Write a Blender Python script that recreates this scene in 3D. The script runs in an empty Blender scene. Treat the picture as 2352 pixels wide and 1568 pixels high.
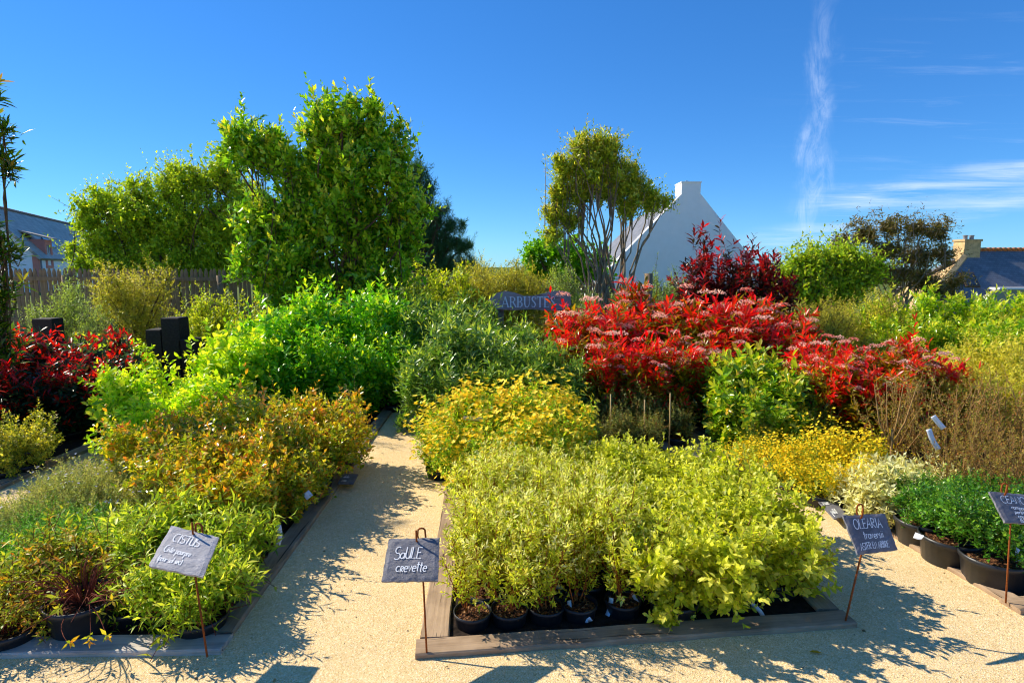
import bpy, math, random
import numpy as np
from mathutils import Vector

scene = bpy.context.scene
col = scene.collection

# ------------------------------------------------------------------ camera
FPX = 1340.0                      # focal length in pixels of a 2352 px wide frame
PITCH = math.radians(7.3)
EYE = 1.65
cam_data = bpy.data.cameras.new('camera')
cam_data.sensor_width = 36.0
cam_data.lens = 36.0 * FPX / 2352.0
cam_data.clip_start = 0.05
cam_data.clip_end = 3000
cam = bpy.data.objects.new('camera', cam_data)
col.objects.link(cam)
cam.location = (0, 0, EYE)
cam.rotation_euler = (math.radians(90) - PITCH, 0, 0)
scene.camera = cam

# ------------------------------------------------------------------ world
SUN_AZ = math.radians(-63)        # left of straight ahead
SUN_EL = math.radians(37)
world = bpy.data.worlds.new('World')
scene.world = world
world.use_nodes = True
nt = world.node_tree
nt.nodes.clear()


def nd(t, kind, **kw):
    n = t.nodes.new(kind)
    for k, v in kw.items():
        setattr(n, k, v)
    return n


class Ex:
    """tiny helper: scalar maths with nodes"""
    def __init__(s, t):
        s.t = t

    def __call__(s, op, a, b=None, c=None, clamp=False):
        n = s.t.nodes.new('ShaderNodeMath')
        n.operation = op
        n.use_clamp = clamp
        for i, v in enumerate((a, b, c)):
            if v is None:
                continue
            if isinstance(v, (int, float)):
                n.inputs[i].default_value = v
            else:
                s.t.links.new(v, n.inputs[i])
        return n.outputs[0]

    def bump(s, x, centre, width):
        """1 at centre, falling smoothly to 0 at +-width"""
        d = s('ABSOLUTE', s('SUBTRACT', x, centre))
        q = s('SUBTRACT', 1.0, s('DIVIDE', d, width), clamp=True)
        return s('MULTIPLY', q, s('MULTIPLY', q, s('SUBTRACT', 3.0, s('MULTIPLY', q, 2.0))))

    def ramp(s, x, a, b):
        n = s.t.nodes.new('ShaderNodeMapRange')
        n.interpolation_type = 'SMOOTHSTEP'
        s.t.links.new(x, n.inputs[0])
        n.inputs[1].default_value = a
        n.inputs[2].default_value = b
        n.inputs[3].default_value = 0
        n.inputs[4].default_value = 1
        return n.outputs[0]


sky = nd(nt, 'ShaderNodeTexSky', sky_type='NISHITA', sun_disc=False)
sky.sun_elevation = SUN_EL
sky.sun_rotation = SUN_AZ
sky.air_density = 0.85
sky.dust_density = 0.0
sky.ozone_density = 4.0
hs = nd(nt, 'ShaderNodeHueSaturation')
hs.inputs['Saturation'].default_value = 1.2
hs.inputs['Hue'].default_value = 0.503
nt.links.new(sky.outputs[0], hs.inputs['Color'])
# thin cirrus and an old contrail, laid out on the sky by direction
tc = nd(nt, 'ShaderNodeTexCoord')
sep = nd(nt, 'ShaderNodeSeparateXYZ')
nt.links.new(tc.outputs['Generated'], sep.inputs[0])
m = Ex(nt)
yy = m('MAXIMUM', sep.outputs[1], 0.02)
X = m('DIVIDE', sep.outputs[0], yy)
Z = m('DIVIDE', sep.outputs[2], yy)
ahead = m.ramp(sep.outputs[1], 0.05, 0.3)
comb = nd(nt, 'ShaderNodeCombineXYZ')
nt.links.new(X, comb.inputs[0])
nt.links.new(Z, comb.inputs[1])


def sky_noise(sx, sy, rot, detail, rough, dist, scale):
    mp = nd(nt, 'ShaderNodeMapping')
    mp.inputs['Rotation'].default_value = (0, 0, rot)
    mp.inputs['Scale'].default_value = (sx, sy, 1)
    nt.links.new(comb.outputs[0], mp.inputs[0])
    n = nd(nt, 'ShaderNodeTexNoise')
    n.inputs['Scale'].default_value = scale
    n.inputs['Detail'].default_value = detail
    n.inputs['Roughness'].default_value = rough
    n.inputs['Distortion'].default_value = dist
    nt.links.new(mp.outputs[0], n.inputs['Vector'])
    return n.outputs[0]


wob = sky_noise(1, 1, 0, 4, 0.6, 0.3, 9)
wisp = sky_noise(1.0, 15, -0.16, 7, 0.66, 0.5, 3.2)
fluff = sky_noise(5, 2, 0.5, 6, 0.7, 1.0, 5)
Xw = m('ADD', X, m('MULTIPLY', m('SUBTRACT', wob, 0.5), 0.10))
trail = m('MULTIPLY', m.bump(Xw, m('ADD', 0.495, m('MULTIPLY', Z, 0.03)), 0.036), m.ramp(fluff, 0.34, 0.8))
trail = m('MULTIPLY', trail, m.ramp(Z, 0.02, 0.1))
fade = m('SUBTRACT', 1.0, m('MULTIPLY', m.ramp(Z, 0.2, 0.5), 0.75))
trail = m('MULTIPLY', trail, fade)
zl = m('SUBTRACT', Z, m('MULTIPLY', m('SUBTRACT', X, 0.5), 0.16))
zl = m('ADD', zl, m('MULTIPLY', m('SUBTRACT', wob, 0.5), 0.03))
band1 = m('MULTIPLY', m.bump(zl, 0.098, 0.036), m.ramp(X, 0.44, 0.60))
band2 = m('MULTIPLY', m.bump(zl, 0.055, 0.03), m.ramp(X, 0.32, 0.5))
bands = m('ADD', band1, m('MULTIPLY', band2, 0.8))
bands = m('MULTIPLY', bands, m.ramp(wisp, 0.36, 0.68))
thin = m('MULTIPLY', m.ramp(wisp, 0.52, 0.8), m('MULTIPLY', m.ramp(X, 0.35, 0.7), m.bump(Z, 0.25, 0.22)))
cl = m('ADD', m('MULTIPLY', trail, 0.5), m('ADD', m('MULTIPLY', bands, 0.62), m('MULTIPLY', thin, 0.16)))
cl = m('MULTIPLY', m('MINIMUM', cl, 0.75), ahead)
mixc = nd(nt, 'ShaderNodeMix', data_type='RGBA')
nt.links.new(cl, mixc.inputs[0])
tint = nd(nt, 'ShaderNodeMix', data_type='RGBA', blend_type='MULTIPLY')
tint.inputs[0].default_value = 1.0
tint.inputs[7].default_value = (0.275, 0.53, 0.785, 1)
gm = nd(nt, 'ShaderNodeGamma')
gm.inputs['Gamma'].default_value = 0.72
nt.links.new(hs.outputs[0], gm.inputs['Color'])
hs2 = nd(nt, 'ShaderNodeHueSaturation')
hs2.inputs['Saturation'].default_value = 1.04
nt.links.new(gm.outputs[0], hs2.inputs['Color'])
nt.links.new(hs2.outputs[0], tint.inputs[6])
nt.links.new(tint.outputs[2], mixc.inputs[6])
mixc.inputs[7].default_value = (2.6, 3.0, 3.7, 1)
bg = nd(nt, 'ShaderNodeBackground')
bg.inputs['Strength'].default_value = 0.145
nt.links.new(mixc.outputs[2], bg.inputs['Color'])
wo = nd(nt, 'ShaderNodeOutputWorld')
nt.links.new(bg.outputs[0], wo.inputs['Surface'])

# ------------------------------------------------------------------ sun
sun_d = bpy.data.lights.new('sun', 'SUN')
sun_d.energy = 3.05
sun_d.angle = math.radians(0.53)
sun_d.color = (1.0, 0.91, 0.74)
sun = bpy.data.objects.new('sun', sun_d)
col.objects.link(sun)
sdir = Vector((math.sin(SUN_AZ) * math.cos(SUN_EL), math.cos(SUN_AZ) * math.cos(SUN_EL), math.sin(SUN_EL)))
sun.rotation_euler = sdir.to_track_quat('Z', 'Y').to_euler()
sun.location = (-10, 6, 12)

vs = scene.view_settings
vs.view_transform = 'Standard'
vs.look = 'None'
vs.exposure = 1.28
vs.gamma = 1.0
vs.use_curve_mapping = False
scene.cycles.max_bounces = 10
scene.cycles.transmission_bounces = 6
scene.cycles.diffuse_bounces = 7
scene.cycles.glossy_bounces = 2
scene.cycles.use_denoising = True
scene.cycles.filter_width = 1.1
scene.cycles.use_adaptive_sampling = True
scene.cycles.adaptive_threshold = 0.03


# ------------------------------------------------------------------ helpers
def at(xd, yd, Y):
    """point at distance Y ahead seen at photo position xd, yd (2352 px wide frame)"""
    u = 784 - yd
    x = xd - 1176
    y = FPX * math.cos(PITCH) + u * math.sin(PITCH)
    z = -FPX * math.sin(PITCH) + u * math.cos(PITCH)
    return Vector((x / y * Y, Y, EYE + z / y * Y))


def hx(s):
    s = s.lstrip('#')
    c = np.array([int(s[i:i + 2], 16) / 255 for i in (0, 2, 4)])
    return np.where(c <= 0.04045, c / 12.92, ((c + 0.055) / 1.055) ** 2.4)


def h4(s):
    return tuple(hx(s)) + (1.0,)


def tag(o, label=None, cat=None, group=None, kind=None):
    if label:
        o['label'] = label
    if cat:
        o['category'] = cat
    if group:
        o['group'] = group
    if kind:
        o['kind'] = kind
    return o


def empty(name, loc=(0, 0, 0), rz=0, s=1.0):
    o = bpy.data.objects.new(name, None)
    o.empty_display_size = 0.1
    col.objects.link(o)
    o.location = loc
    o.rotation_euler = (0, 0, rz)
    o.scale = (s, s, s)
    return o


def link(name, me, parent=None, mat=None):
    o = bpy.data.objects.new(name, me)
    col.objects.link(o)
    if mat and not me.materials:
        me.materials.append(mat)
    if parent:
        o.parent = parent
    return o


def np_mesh(name, V, T, C=None, smooth=True, mat=None):
    me = bpy.data.meshes.new(name)
    V = np.ascontiguousarray(V, dtype=np.float32)
    T = np.ascontiguousarray(T, dtype=np.int32)
    me.vertices.add(len(V))
    me.vertices.foreach_set('co', V.ravel())
    me.loops.add(T.size)
    me.loops.foreach_set('vertex_index', T.ravel())
    me.polygons.add(len(T))
    me.polygons.foreach_set('loop_start', np.arange(0, T.size, T.shape[1], dtype=np.int32))
    if smooth:
        me.polygons.foreach_set('use_smooth', np.ones(len(T), dtype=bool))
    me.update(calc_edges=True)
    if C is not None:
        a = me.color_attributes.new('Col', 'FLOAT_COLOR', 'POINT')
        C4 = np.ones((len(V), 4), dtype=np.float32)
        C4[:, :3] = C
        a.data.foreach_set('color', C4.ravel())
    if mat:
        me.materials.append(mat)
    return me


def py_mesh(name, V, F, mat=None, smooth=False):
    me = bpy.data.meshes.new(name)
    me.from_pydata([tuple(v) for v in V], [], F)
    if smooth:
        for p in me.polygons:
            p.use_smooth = True
    me.update()
    if mat:
        me.materials.append(mat)
    return me


class MB:
    """collects boxes, prisms and tubes into one mesh"""
    def __init__(s):
        s.V = []
        s.F = []

    def add(s, V, F):
        n = len(s.V)
        s.V += [tuple(v) for v in V]
        s.F += [tuple(i + n for i in f) for f in F]
        return s

    def box(s, x0, x1, y0, y1, z0, z1):
        V = [(x, y, z) for z in (z0, z1) for y in (y0, y1) for x in (x0, x1)]
        return s.add(V, [(0, 2, 3, 1), (4, 5, 7, 6), (0, 1, 5, 4), (2, 6, 7, 3), (0, 4, 6, 2), (1, 3, 7, 5)])

    def prism(s, poly, d):
        """poly: list of 3d points (planar), d: extrusion vector"""
        n = len(poly)
        A = [Vector(p) for p in poly]
        B = [p + Vector(d) for p in A]
        F = [tuple(range(n)), tuple(range(2 * n - 1, n - 1, -1))]
        F += [(i, i + n, (i + 1) % n + n, (i + 1) % n) for i in range(n)]
        return s.add(A + B, F)

    def tube(s, pts, r, sides=6):
        pts = [Vector(p) for p in pts]
        rs = r if isinstance(r, (list, tuple)) else [r] * len(pts)
        V = []
        F = []
        side = None
        for i, p in enumerate(pts):
            t = (pts[min(i + 1, len(pts) - 1)] - pts[max(i - 1, 0)]).normalized()
            if side is None:
                side = t.cross(Vector((0.31, 0.2, 0.93)))
                if side.length < 0.1:
                    side = t.cross(Vector((1, 0, 0)))
            side = (side - t * side.dot(t)).normalized()
            up = t.cross(side)
            for k in range(sides):
                a = 2 * math.pi * k / sides
                V.append(p + (side * math.cos(a) + up * math.sin(a)) * rs[i])
        for i in range(len(pts) - 1):
            for k in range(sides):
                k2 = (k + 1) % sides
                F.append((i * sides + k, i * sides + k2, (i + 1) * sides + k2, (i + 1) * sides + k))
        F.append(tuple(range(sides - 1, -1, -1)))
        F.append(tuple((len(pts) - 1) * sides + k for k in range(sides)))
        return s.add(V, F)

    def lathe(s, prof, sides=20):
        V = []
        F = []
        for r, z in prof:
            for k in range(sides):
                a = 2 * math.pi * k / sides
                V.append((r * math.cos(a), r * math.sin(a), z))
        for i in range(len(prof) - 1):
            for k in range(sides):
                k2 = (k + 1) % sides
                F.append((i * sides + k, i * sides + k2, (i + 1) * sides + k2, (i + 1) * sides + k))
        return s.add(V, F)

    def mesh(s, name, mat=None, smooth=False):
        return py_mesh(name, s.V, s.F, mat, smooth)

    def build(s, name, mat, parent=None, smooth=False):
        return link(name, s.mesh(name, mat, smooth), parent)


# ------------------------------------------------------------------ materials
def mat_new(name):
    M = bpy.data.materials.new(name)
    M.use_nodes = True
    t = M.node_tree
    t.nodes.clear()
    out = nd(t, 'ShaderNodeOutputMaterial')
    return M, t, out


def noise(t, vec, scale, detail=4, rough=0.55, dist=0.0):
    n = nd(t, 'ShaderNodeTexNoise')
    n.inputs['Scale'].default_value = scale
    n.inputs['Detail'].default_value = detail
    n.inputs['Roughness'].default_value = rough
    n.inputs['Distortion'].default_value = dist
    if vec:
        t.links.new(vec, n.inputs['Vector'])
    return n.outputs[0]


def ramp(t, fac, stops):
    n = nd(t, 'ShaderNodeValToRGB')
    e = n.color_ramp.elements
    while len(e) < len(stops):
        e.new(0.5)
    for k, (p, c) in enumerate(stops):
        e[k].position = p
        e[k].color = c
    t.links.new(fac, n.inputs[0])
    return n.outputs[0]


def mix(t, fac, a, b, mode='MIX'):
    n = nd(t, 'ShaderNodeMix', data_type='RGBA', blend_type=mode)
    for i, v in ((0, fac), (6, a), (7, b)):
        if isinstance(v, (int, float)):
            n.inputs[i].default_value = v
        elif isinstance(v, tuple):
            n.inputs[i].default_value = v
        else:
            t.links.new(v, n.inputs[i])
    return n.outputs[2]


def bump(t, height, strength=0.5, dist=0.01, normal=None):
    n = nd(t, 'ShaderNodeBump')
    n.inputs['Strength'].default_value = strength
    n.inputs['Distance'].default_value = dist
    t.links.new(height, n.inputs['Height'])
    if normal:
        t.links.new(normal, n.inputs['Normal'])
    return n.outputs[0]


def principled(t, out, colour, rough=0.8, spec=0.3, normal=None):
    p = nd(t, 'ShaderNodeBsdfPrincipled')
    if isinstance(colour, tuple):
        p.inputs['Base Color'].default_value = colour
    else:
        t.links.new(colour, p.inputs['Base Color'])
    if isinstance(rough, (int, float)):
        p.inputs['Roughness'].default_value = rough
    else:
        t.links.new(rough, p.inputs['Roughness'])
    p.inputs['Specular IOR Level'].default_value = spec
    if normal:
        t.links.new(normal, p.inputs['Normal'])
    if out:
        t.links.new(p.outputs[0], out.inputs['Surface'])
    return p


def coords(t, kind='Object', scale=None):
    c = nd(t, 'ShaderNodeTexCoord').outputs[kind]
    if scale:
        mp = nd(t, 'ShaderNodeMapping')
        mp.inputs['Scale'].default_value = scale
        t.links.new(c, mp.inputs[0])
        return mp.outputs[0]
    return c


def leaf_mat(name, trans=0.4, rough=0.45, spec=0.35, warm=(1.25, 1.2, 0.55)):
    """leaf colour from the per leaf attribute; light passes through the blade"""
    M, t, out = mat_new(name)
    a = nd(t, 'ShaderNodeVertexColor', layer_name='Col')
    c = a.outputs[0]
    p = principled(t, None, c, rough, spec)
    tr = nd(t, 'ShaderNodeBsdfTranslucent')
    t.links.new(mix(t, 1.0, c, tuple(warm) + (1,), 'MULTIPLY'), tr.inputs[0])
    ms = nd(t, 'ShaderNodeMixShader')
    ms.inputs[0].default_value = trans
    t.links.new(p.outputs[0], ms.inputs[1])
    t.links.new(tr.outputs[0], ms.inputs[2])
    t.links.new(ms.outputs[0], out.inputs['Surface'])
    return M


M = {}
M['leaf'] = leaf_mat('leaf', 0.5, 0.45, 0.35)
M['leaf_gloss'] = leaf_mat('leaf_gloss', 0.45, 0.27, 0.55)
M['leaf_matte'] = leaf_mat('leaf_matte', 0.35, 0.7, 0.15)
M['leaf_red'] = leaf_mat('leaf_red', 0.52, 0.28, 0.5, (1.35, 0.8, 0.7))
M['petal'] = leaf_mat('petal', 0.3, 0.6, 0.2, (1.1, 1.05, 0.8))


def bark(name, a, b, scale=40):
    M_, t, out = mat_new(name)
    co = coords(t, 'Object', (1, 1, 0.25))
    n = noise(t, co, scale, 5, 0.65)
    principled(t, out, ramp(t, n, [(0.3, h4(a)), (0.7, h4(b))]), 0.85, 0.2, bump(t, n, 0.6, 0.004))
    return M_


M['bark'] = bark('bark', '#3a2c20', '#7a6248')
M['bark_grey'] = bark('bark_grey', '#6a5a48', '#a8967c', 30)
M['stem_rust'] = bark('stem_rust', '#6a3312', '#a5622a', 80)
M['stem_tan'] = bark('stem_tan', '#7a5a32', '#b8935c', 80)
M['stem_red'] = bark('stem_red', '#5a2418', '#8f4a35', 80)
M['stem_green'] = bark('stem_green', '#4a5a1c', '#7f8a3a', 80)


def simple(name, colour, rough=0.7, spec=0.3, var=0.15, scale=20, bs=0.2, bd=0.003):
    M_, t, out = mat_new(name)
    n = noise(t, coords(t), scale, 5, 0.6)
    c = hx(colour)
    lo = tuple(c * (1 - var)) + (1,)
    hi = tuple(np.minimum(c * (1 + var), 1)) + (1,)
    principled(t, out, ramp(t, n, [(0.3, lo), (0.7, hi)]), rough, spec, bump(t, n, bs, bd))
    return M_


def wood(name, a, b, crack, axis=(1.2, 26, 26)):
    M_, t, out = mat_new(name)
    co = coords(t, 'Object', axis)
    n1 = noise(t, co, 1.6, 8, 0.68, 0.6)
    n2 = noise(t, coords(t), 7, 3)
    n3 = noise(t, coords(t, 'Object', (2.0, 60, 60)), 1.0, 3, 0.5, 0.4)
    c = ramp(t, n1, [(0.28, h4(a)), (0.72, h4(b))])
    c = mix(t, 0.35, c, ramp(t, n2, [(0.35, h4(a)), (0.65, h4(b))]))
    ck = ramp(t, n3, [(0.30, (0, 0, 0, 1)), (0.36, (1, 1, 1, 1))])
    c = mix(t, ck, h4(crack), c)
    mm = Ex(t)
    hgt = mm('ADD', mm('MULTIPLY', n1, 0.5), mm('MULTIPLY', ck, 0.5))
    principled(t, out, c, 0.86, 0.15, bump(t, hgt, 0.7, 0.006))
    return M_


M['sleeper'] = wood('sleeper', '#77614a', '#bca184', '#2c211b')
M['sleeper_sunlit'] = wood('sleeper_sunlit', '#8f8378', '#d2c8ba', '#4a4038')  # same timber as sleeper, with the sunlight on the front beam put into the colour
M['fence_wood'] = wood('fence_wood', '#6c5a44', '#a08c70', '#30281f', (26, 26, 1.2))
M['cane'] = simple('cane', '#b89a62', 0.6)
M['label_wood'] = wood('label_wood', '#b9ac9a', '#e2d8c6', '#8a7c68', (26, 26, 2))
M['pot'] = simple('pot', '#23252a', 0.42, 0.4, 0.25, 8, 0.1, 0.001)
M['rust'] = simple('rust', '#8a4a1e', 0.85, 0.2, 0.35, 120, 0.5, 0.002)
M['ribbon'] = simple('ribbon', '#dfe2ea', 0.5, 0.3, 0.06)
M['chalk'] = simple('chalk', '#f2f2f0', 0.9, 0.1, 0.05)
M['black_block'] = simple('black_block', '#2c2826', 0.8, 0.25, 0.4, 30, 0.4, 0.006)
M['white_render'] = simple('white_render', '#f6f2f4', 0.9, 0.15, 0.03, 3, 0.25, 0.01)
M['pink_render'] = simple('pink_render', '#d98878', 0.9, 0.15, 0.05, 3, 0.15, 0.01)
M['grey_render'] = simple('grey_render', '#a39c88', 0.9, 0.15, 0.08, 3, 0.15, 0.01)
M['stone'] = simple('stone', '#c9a878', 0.9, 0.15, 0.28, 3, 0.5, 0.03)
M['terracotta'] = simple('terracotta', '#c8743a', 0.85, 0.2, 0.2, 6, 0.3, 0.01)
M['ridge_grey'] = simple('ridge_grey', '#7a6a62', 0.85, 0.2, 0.2, 6, 0.3, 0.01)
M['zinc'] = simple('zinc', '#8a9098', 0.45, 0.5, 0.1)
M['frame_white'] = simple('frame_white', '#dcdce0', 0.5, 0.3, 0.03)
M['frame_brown'] = simple('frame_brown', '#6a5040', 0.6, 0.3, 0.1)

M_, t, out = mat_new('glass_dark')
principled(t, out, (0.035, 0.05, 0.07, 1), 0.08, 0.6)
M['glass'] = M_

# slate plaques
def slate_mat(name, cols):
    M_, t, out = mat_new(name)
    co = coords(t, 'Object')
    n1 = noise(t, co, 14, 8, 0.68, 0.8)
    n2 = noise(t, coords(t, 'Object', (1, 3.0, 3.0)), 30, 6, 0.7, 0.4)
    c = ramp(t, n1, [(0.3, h4(cols[0])), (0.55, h4(cols[1])), (0.8, h4(cols[2]))])
    principled(t, out, c, 0.62, 0.35, bump(t, Ex(t)('ADD', n1, n2), 0.8, 0.006))
    return M_


M['slate'] = slate_mat('slate', ('#55565c', '#737278', '#8f8a8c'))
M['slate_sunlit'] = slate_mat('slate_sunlit', ('#86868c', '#a4a2a6', '#bcb6b4'))  # lighter copy of slate: sun on the Cistus plaque painted into its colour


def roof_mat(name, a, b, sx, sy, axis_uv):
    M_, t, out = mat_new(name)
    co = nd(t, 'ShaderNodeUVMap').outputs[0]
    br = nd(t, 'ShaderNodeTexBrick')
    br.inputs['Color1'].default_value = h4(a)
    br.inputs['Color2'].default_value = h4(b)
    br.inputs['Mortar'].default_value = tuple(hx(a) * 0.45) + (1,)
    br.inputs['Scale'].default_value = 1.0
    br.inputs['Mortar Size'].default_value = 0.012
    br.inputs['Brick Width'].default_value = sx
    br.inputs['Row Height'].default_value = sy
    t.links.new(co, br.inputs['Vector'])
    n = noise(t, co, 0.8, 5, 0.6)
    c = mix(t, 0.5, br.outputs[0], ramp(t, n, [(0.3, h4(a)), (0.7, h4(b))]))
    principled(t, out, c, 0.6, 0.35, bump(t, br.outputs['Fac'], -0.4, 0.02))
    return M_


M['roof_slate'] = roof_mat('roof_slate', '#62646a', '#85868c', 0.3, 0.2, None)
M['roof_brown'] = roof_mat('roof_brown', '#a09488', '#ccc0b2', 0.34, 0.3, None)

# sand coloured stabilised gravel
M_, t, out = mat_new('sand')
co = coords(t, 'Object')
v1 = nd(t, 'ShaderNodeTexVoronoi')
v1.inputs['Scale'].default_value = 260
t.links.new(co, v1.inputs['Vector'])
v2 = nd(t, 'ShaderNodeTexVoronoi')
v2.inputs['Scale'].default_value = 120
t.links.new(co, v2.inputs['Vector'])
big = noise(t, co, 1.3, 6, 0.6)
mid = noise(t, co, 28, 5, 0.7)
grain = nd(t, 'ShaderNodeSeparateColor')
t.links.new(v1.outputs['Color'], grain.inputs[0])
c = ramp(t, grain.outputs[0], [(0.0, h4('#c0a26a')), (0.12, h4('#dcba80')), (0.5, h4('#ebcd98')), (0.92, h4('#f3d9ac')), (1.0, h4('#fbf0d0'))])
c = mix(t, 1.0, c, ramp(t, big, [(0.3, (0.88, 0.87, 0.86, 1)), (0.7, (1.06, 1.05, 1.03, 1))]), 'MULTIPLY')
c = mix(t, 1.0, c, ramp(t, mid, [(0.28, (0.86, 0.85, 0.84, 1)), (0.6, (1.03, 1.03, 1.03, 1))]), 'MULTIPLY')
mm = Ex(t)
hgt = mm('ADD', mm('ADD', mm('MULTIPLY', v1.outputs[0], 0.6), mm('MULTIPLY', v2.outputs[0], 0.7)), mm('MULTIPLY', mid, 1.2))
principled(t, out, c, 0.95, 0.1, bump(t, hgt, 0.5, 0.006))
M['sand'] = M_

M_, t, out = mat_new('soil')
co = coords(t, 'Object')
n = noise(t, co, 45, 8, 0.75)
v = nd(t, 'ShaderNodeTexVoronoi')
v.inputs['Scale'].default_value = 90
t.links.new(co, v.inputs['Vector'])
sp_ = nd(t, 'ShaderNodeSeparateColor')
t.links.new(v.outputs['Color'], sp_.inputs[0])
c = ramp(t, sp_.outputs[0], [(0.0, h4('#2a1a12')), (0.5, h4('#5a3a28')), (0.85, h4('#7d5638')), (1.0, h4('#b08a5e'))])
principled(t, out, c, 0.95, 0.1, bump(t, Ex(t)('ADD', n, v.outputs[0]), 1.0, 0.012))
M['soil'] = M_
M['bed_cloth'] = simple('bed_cloth', '#2e2620', 0.95, 0.1, 0.6, 30, 0.6, 0.01)

M_, t, out = mat_new('lawn')
co = coords(t, 'Object')
n = noise(t, co, 3, 8, 0.7)
principled(t, out, ramp(t, n, [(0.3, h4('#3f4a1c')), (0.55, h4('#5f6f2a')), (0.75, h4('#7a7a44'))]), 0.95, 0.1, bump(t, n, 0.6, 0.05))
M['lawn'] = M_


# ------------------------------------------------------------------ ground
def ground_z(x, y):
    def ss(a, b, v):
        q = np.clip((v - a) / (b - a), 0, 1)
        return q * q * (3 - 2 * q)
    return -4.2 * ss(15, 42, y) * ss(-6, 12, x)


def sheet(name, xs, ys, dz, mat):
    Xg, Yg = np.meshgrid(xs, ys)
    V = np.stack([Xg, Yg, ground_z(Xg, Yg) + dz], -1).reshape(-1, 3)
    nx = len(xs)
    q = []
    for j in range(len(ys) - 1):
        a = j * nx + np.arange(nx - 1)
        q.append(np.stack([a, a + 1, a + nx + 1, a + nx], -1))
    return link(name, np_mesh(name, V, np.concatenate(q), mat=mat))


tag(sheet('ground', np.array([-900, -60, -20, -10, -5, 0, 3, 6, 9, 12, 15, 25, 60, 900.]),
          np.array([-60, -6, 0, 3, 6, 9, 12, 15, 18, 21, 24, 27, 30, 34, 38, 42, 60, 120, 1500.]), 0, M['sand']), kind='structure')
tag(sheet('lawn', np.array([-890, -60, -20, -10, -5, 0, 3, 6, 9, 12, 15, 25, 60, 890.]),
          np.array([9.6, 12, 15, 18, 21, 24, 27, 30, 34, 38, 42, 60, 120, 1490.]), 0.006, M['lawn']), kind='structure')


def bed_sheet(name, poly):
    me = py_mesh(name, [(x, y, 0.005) for x, y in poly], [tuple(range(len(poly)))], M['bed_cloth'])
    return tag(link(name, me), kind='structure')


bed_sheet('bed_soil_centre', [(-0.40, 2.33), (1.55, 2.54), (1.42, 5.6), (1.2, 9.2), (-0.8, 9.2), (-0.62, 6.5)])
bed_sheet('bed_soil_left', [(-3.3, 2.28), (-1.28, 2.33), (-1.38, 5.5), (-1.5, 9.2), (-3.3, 9.2)])
bed_sheet('bed_soil_far_left', [(-7.5, 3.2), (-3.95, 3.2), (-3.86, 9.2), (-7.5, 9.2)])
bed_sheet('bed_soil_right', [(2.47, 2.72), (6.5, 3.1), (6.5, 9.2), (1.5, 9.2), (1.83, 5.97), (2.35, 3.62)])


def beam(p, q, w, h, mat, label, side=1, z0=-0.05, seed=0):
    """a sleeper from p to q on the ground, its body on one side of that line"""
    p = Vector((p[0], p[1], 0))
    q = Vector((q[0], q[1], 0))
    d = q - p
    L = d.length
    rng = random.Random(seed)
    nseg = max(4, int(L / 0.18))
    V = []
    F = []
    b = 0.006
    prof = [(0, z0), (0, h - b), (b, h), (w - b, h), (w, h - b), (w, z0)]
    for i in range(nseg + 1):
        x = L * i / nseg
        jz = rng.uniform(-0.002, 0.002)
        jy = rng.uniform(-0.003, 0.003)
        for (yy_, zz) in prof:
            V.append((x, side * (yy_ + jy), zz + (jz if zz > 0 else 0)))
    k = len(prof)
    for i in range(nseg):
        for j in range(k - 1):
            f = (i * k + j, (i + 1) * k + j, (i + 1) * k + j + 1, i * k + j + 1)
            F.append(f if side > 0 else f[::-1])
    F.append(tuple(range(k)))
    F.append(tuple(nseg * k + j for j in range(k - 1, -1, -1)))
    o = link('timber_edging', py_mesh('timber_edging', V, F, mat))
    o.location = p
    o.rotation_euler = (0, 0, math.atan2(d.y, d.x))
    tag(o, label, 'timber edging', 'timber edgings around the planting beds')
    return o


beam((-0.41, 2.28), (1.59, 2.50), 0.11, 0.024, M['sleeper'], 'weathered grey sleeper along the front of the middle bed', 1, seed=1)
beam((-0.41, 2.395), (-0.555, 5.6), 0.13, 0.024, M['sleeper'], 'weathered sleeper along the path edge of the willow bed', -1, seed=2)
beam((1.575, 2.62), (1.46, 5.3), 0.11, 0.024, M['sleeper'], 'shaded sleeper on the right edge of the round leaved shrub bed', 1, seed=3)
beam((-3.3, 2.26), (-1.25, 2.31), 0.12, 0.024, M['sleeper_sunlit'], 'pale sunlit sleeper along the front of the left bed', 1, seed=4)
beam((-1.255, 2.44), (-1.36, 6.2), 0.12, 0.024, M['sleeper'], 'long shaded sleeper on the path side of the left bed', 1, seed=5)
beam((-1.362, 6.22), (-1.45, 9.2), 0.12, 0.024, M['sleeper'], 'far dark sleeper beside the shaded end of the path', 1, seed=6)
beam((-3.82, 3.3), (-3.80, 8.6), 0.12, 0.03, M['sleeper'], 'sleeper edging the bed of dark red shrubs at far left', 1, seed=7)
beam((2.43, 2.70), (2.32, 3.60), 0.10, 0.024, M['sleeper'], 'sleeper in front of the black pots at the right edge', -1, seed=8)
beam((2.318, 3.62), (1.77, 5.97), 0.11, 0.026, M['sleeper'], 'sleeper receding past the silver and yellow shrubs', -1, seed=9)
beam((1.766, 5.99), (1.42, 8.2), 0.11, 0.026, M['sleeper'], 'far end of the right bed sleeper under the red shrubs', -1, seed=10)
beam((2.43, 2.60), (5.4, 2.95), 0.11, 0.026, M['sleeper'], 'front sleeper of the right bed at the picture edge', 1, seed=11)


# ------------------------------------------------------------------ foliage generator
def unit(v):
    return v / np.maximum(np.linalg.norm(v, axis=-1, keepdims=True), 1e-9)


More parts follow.
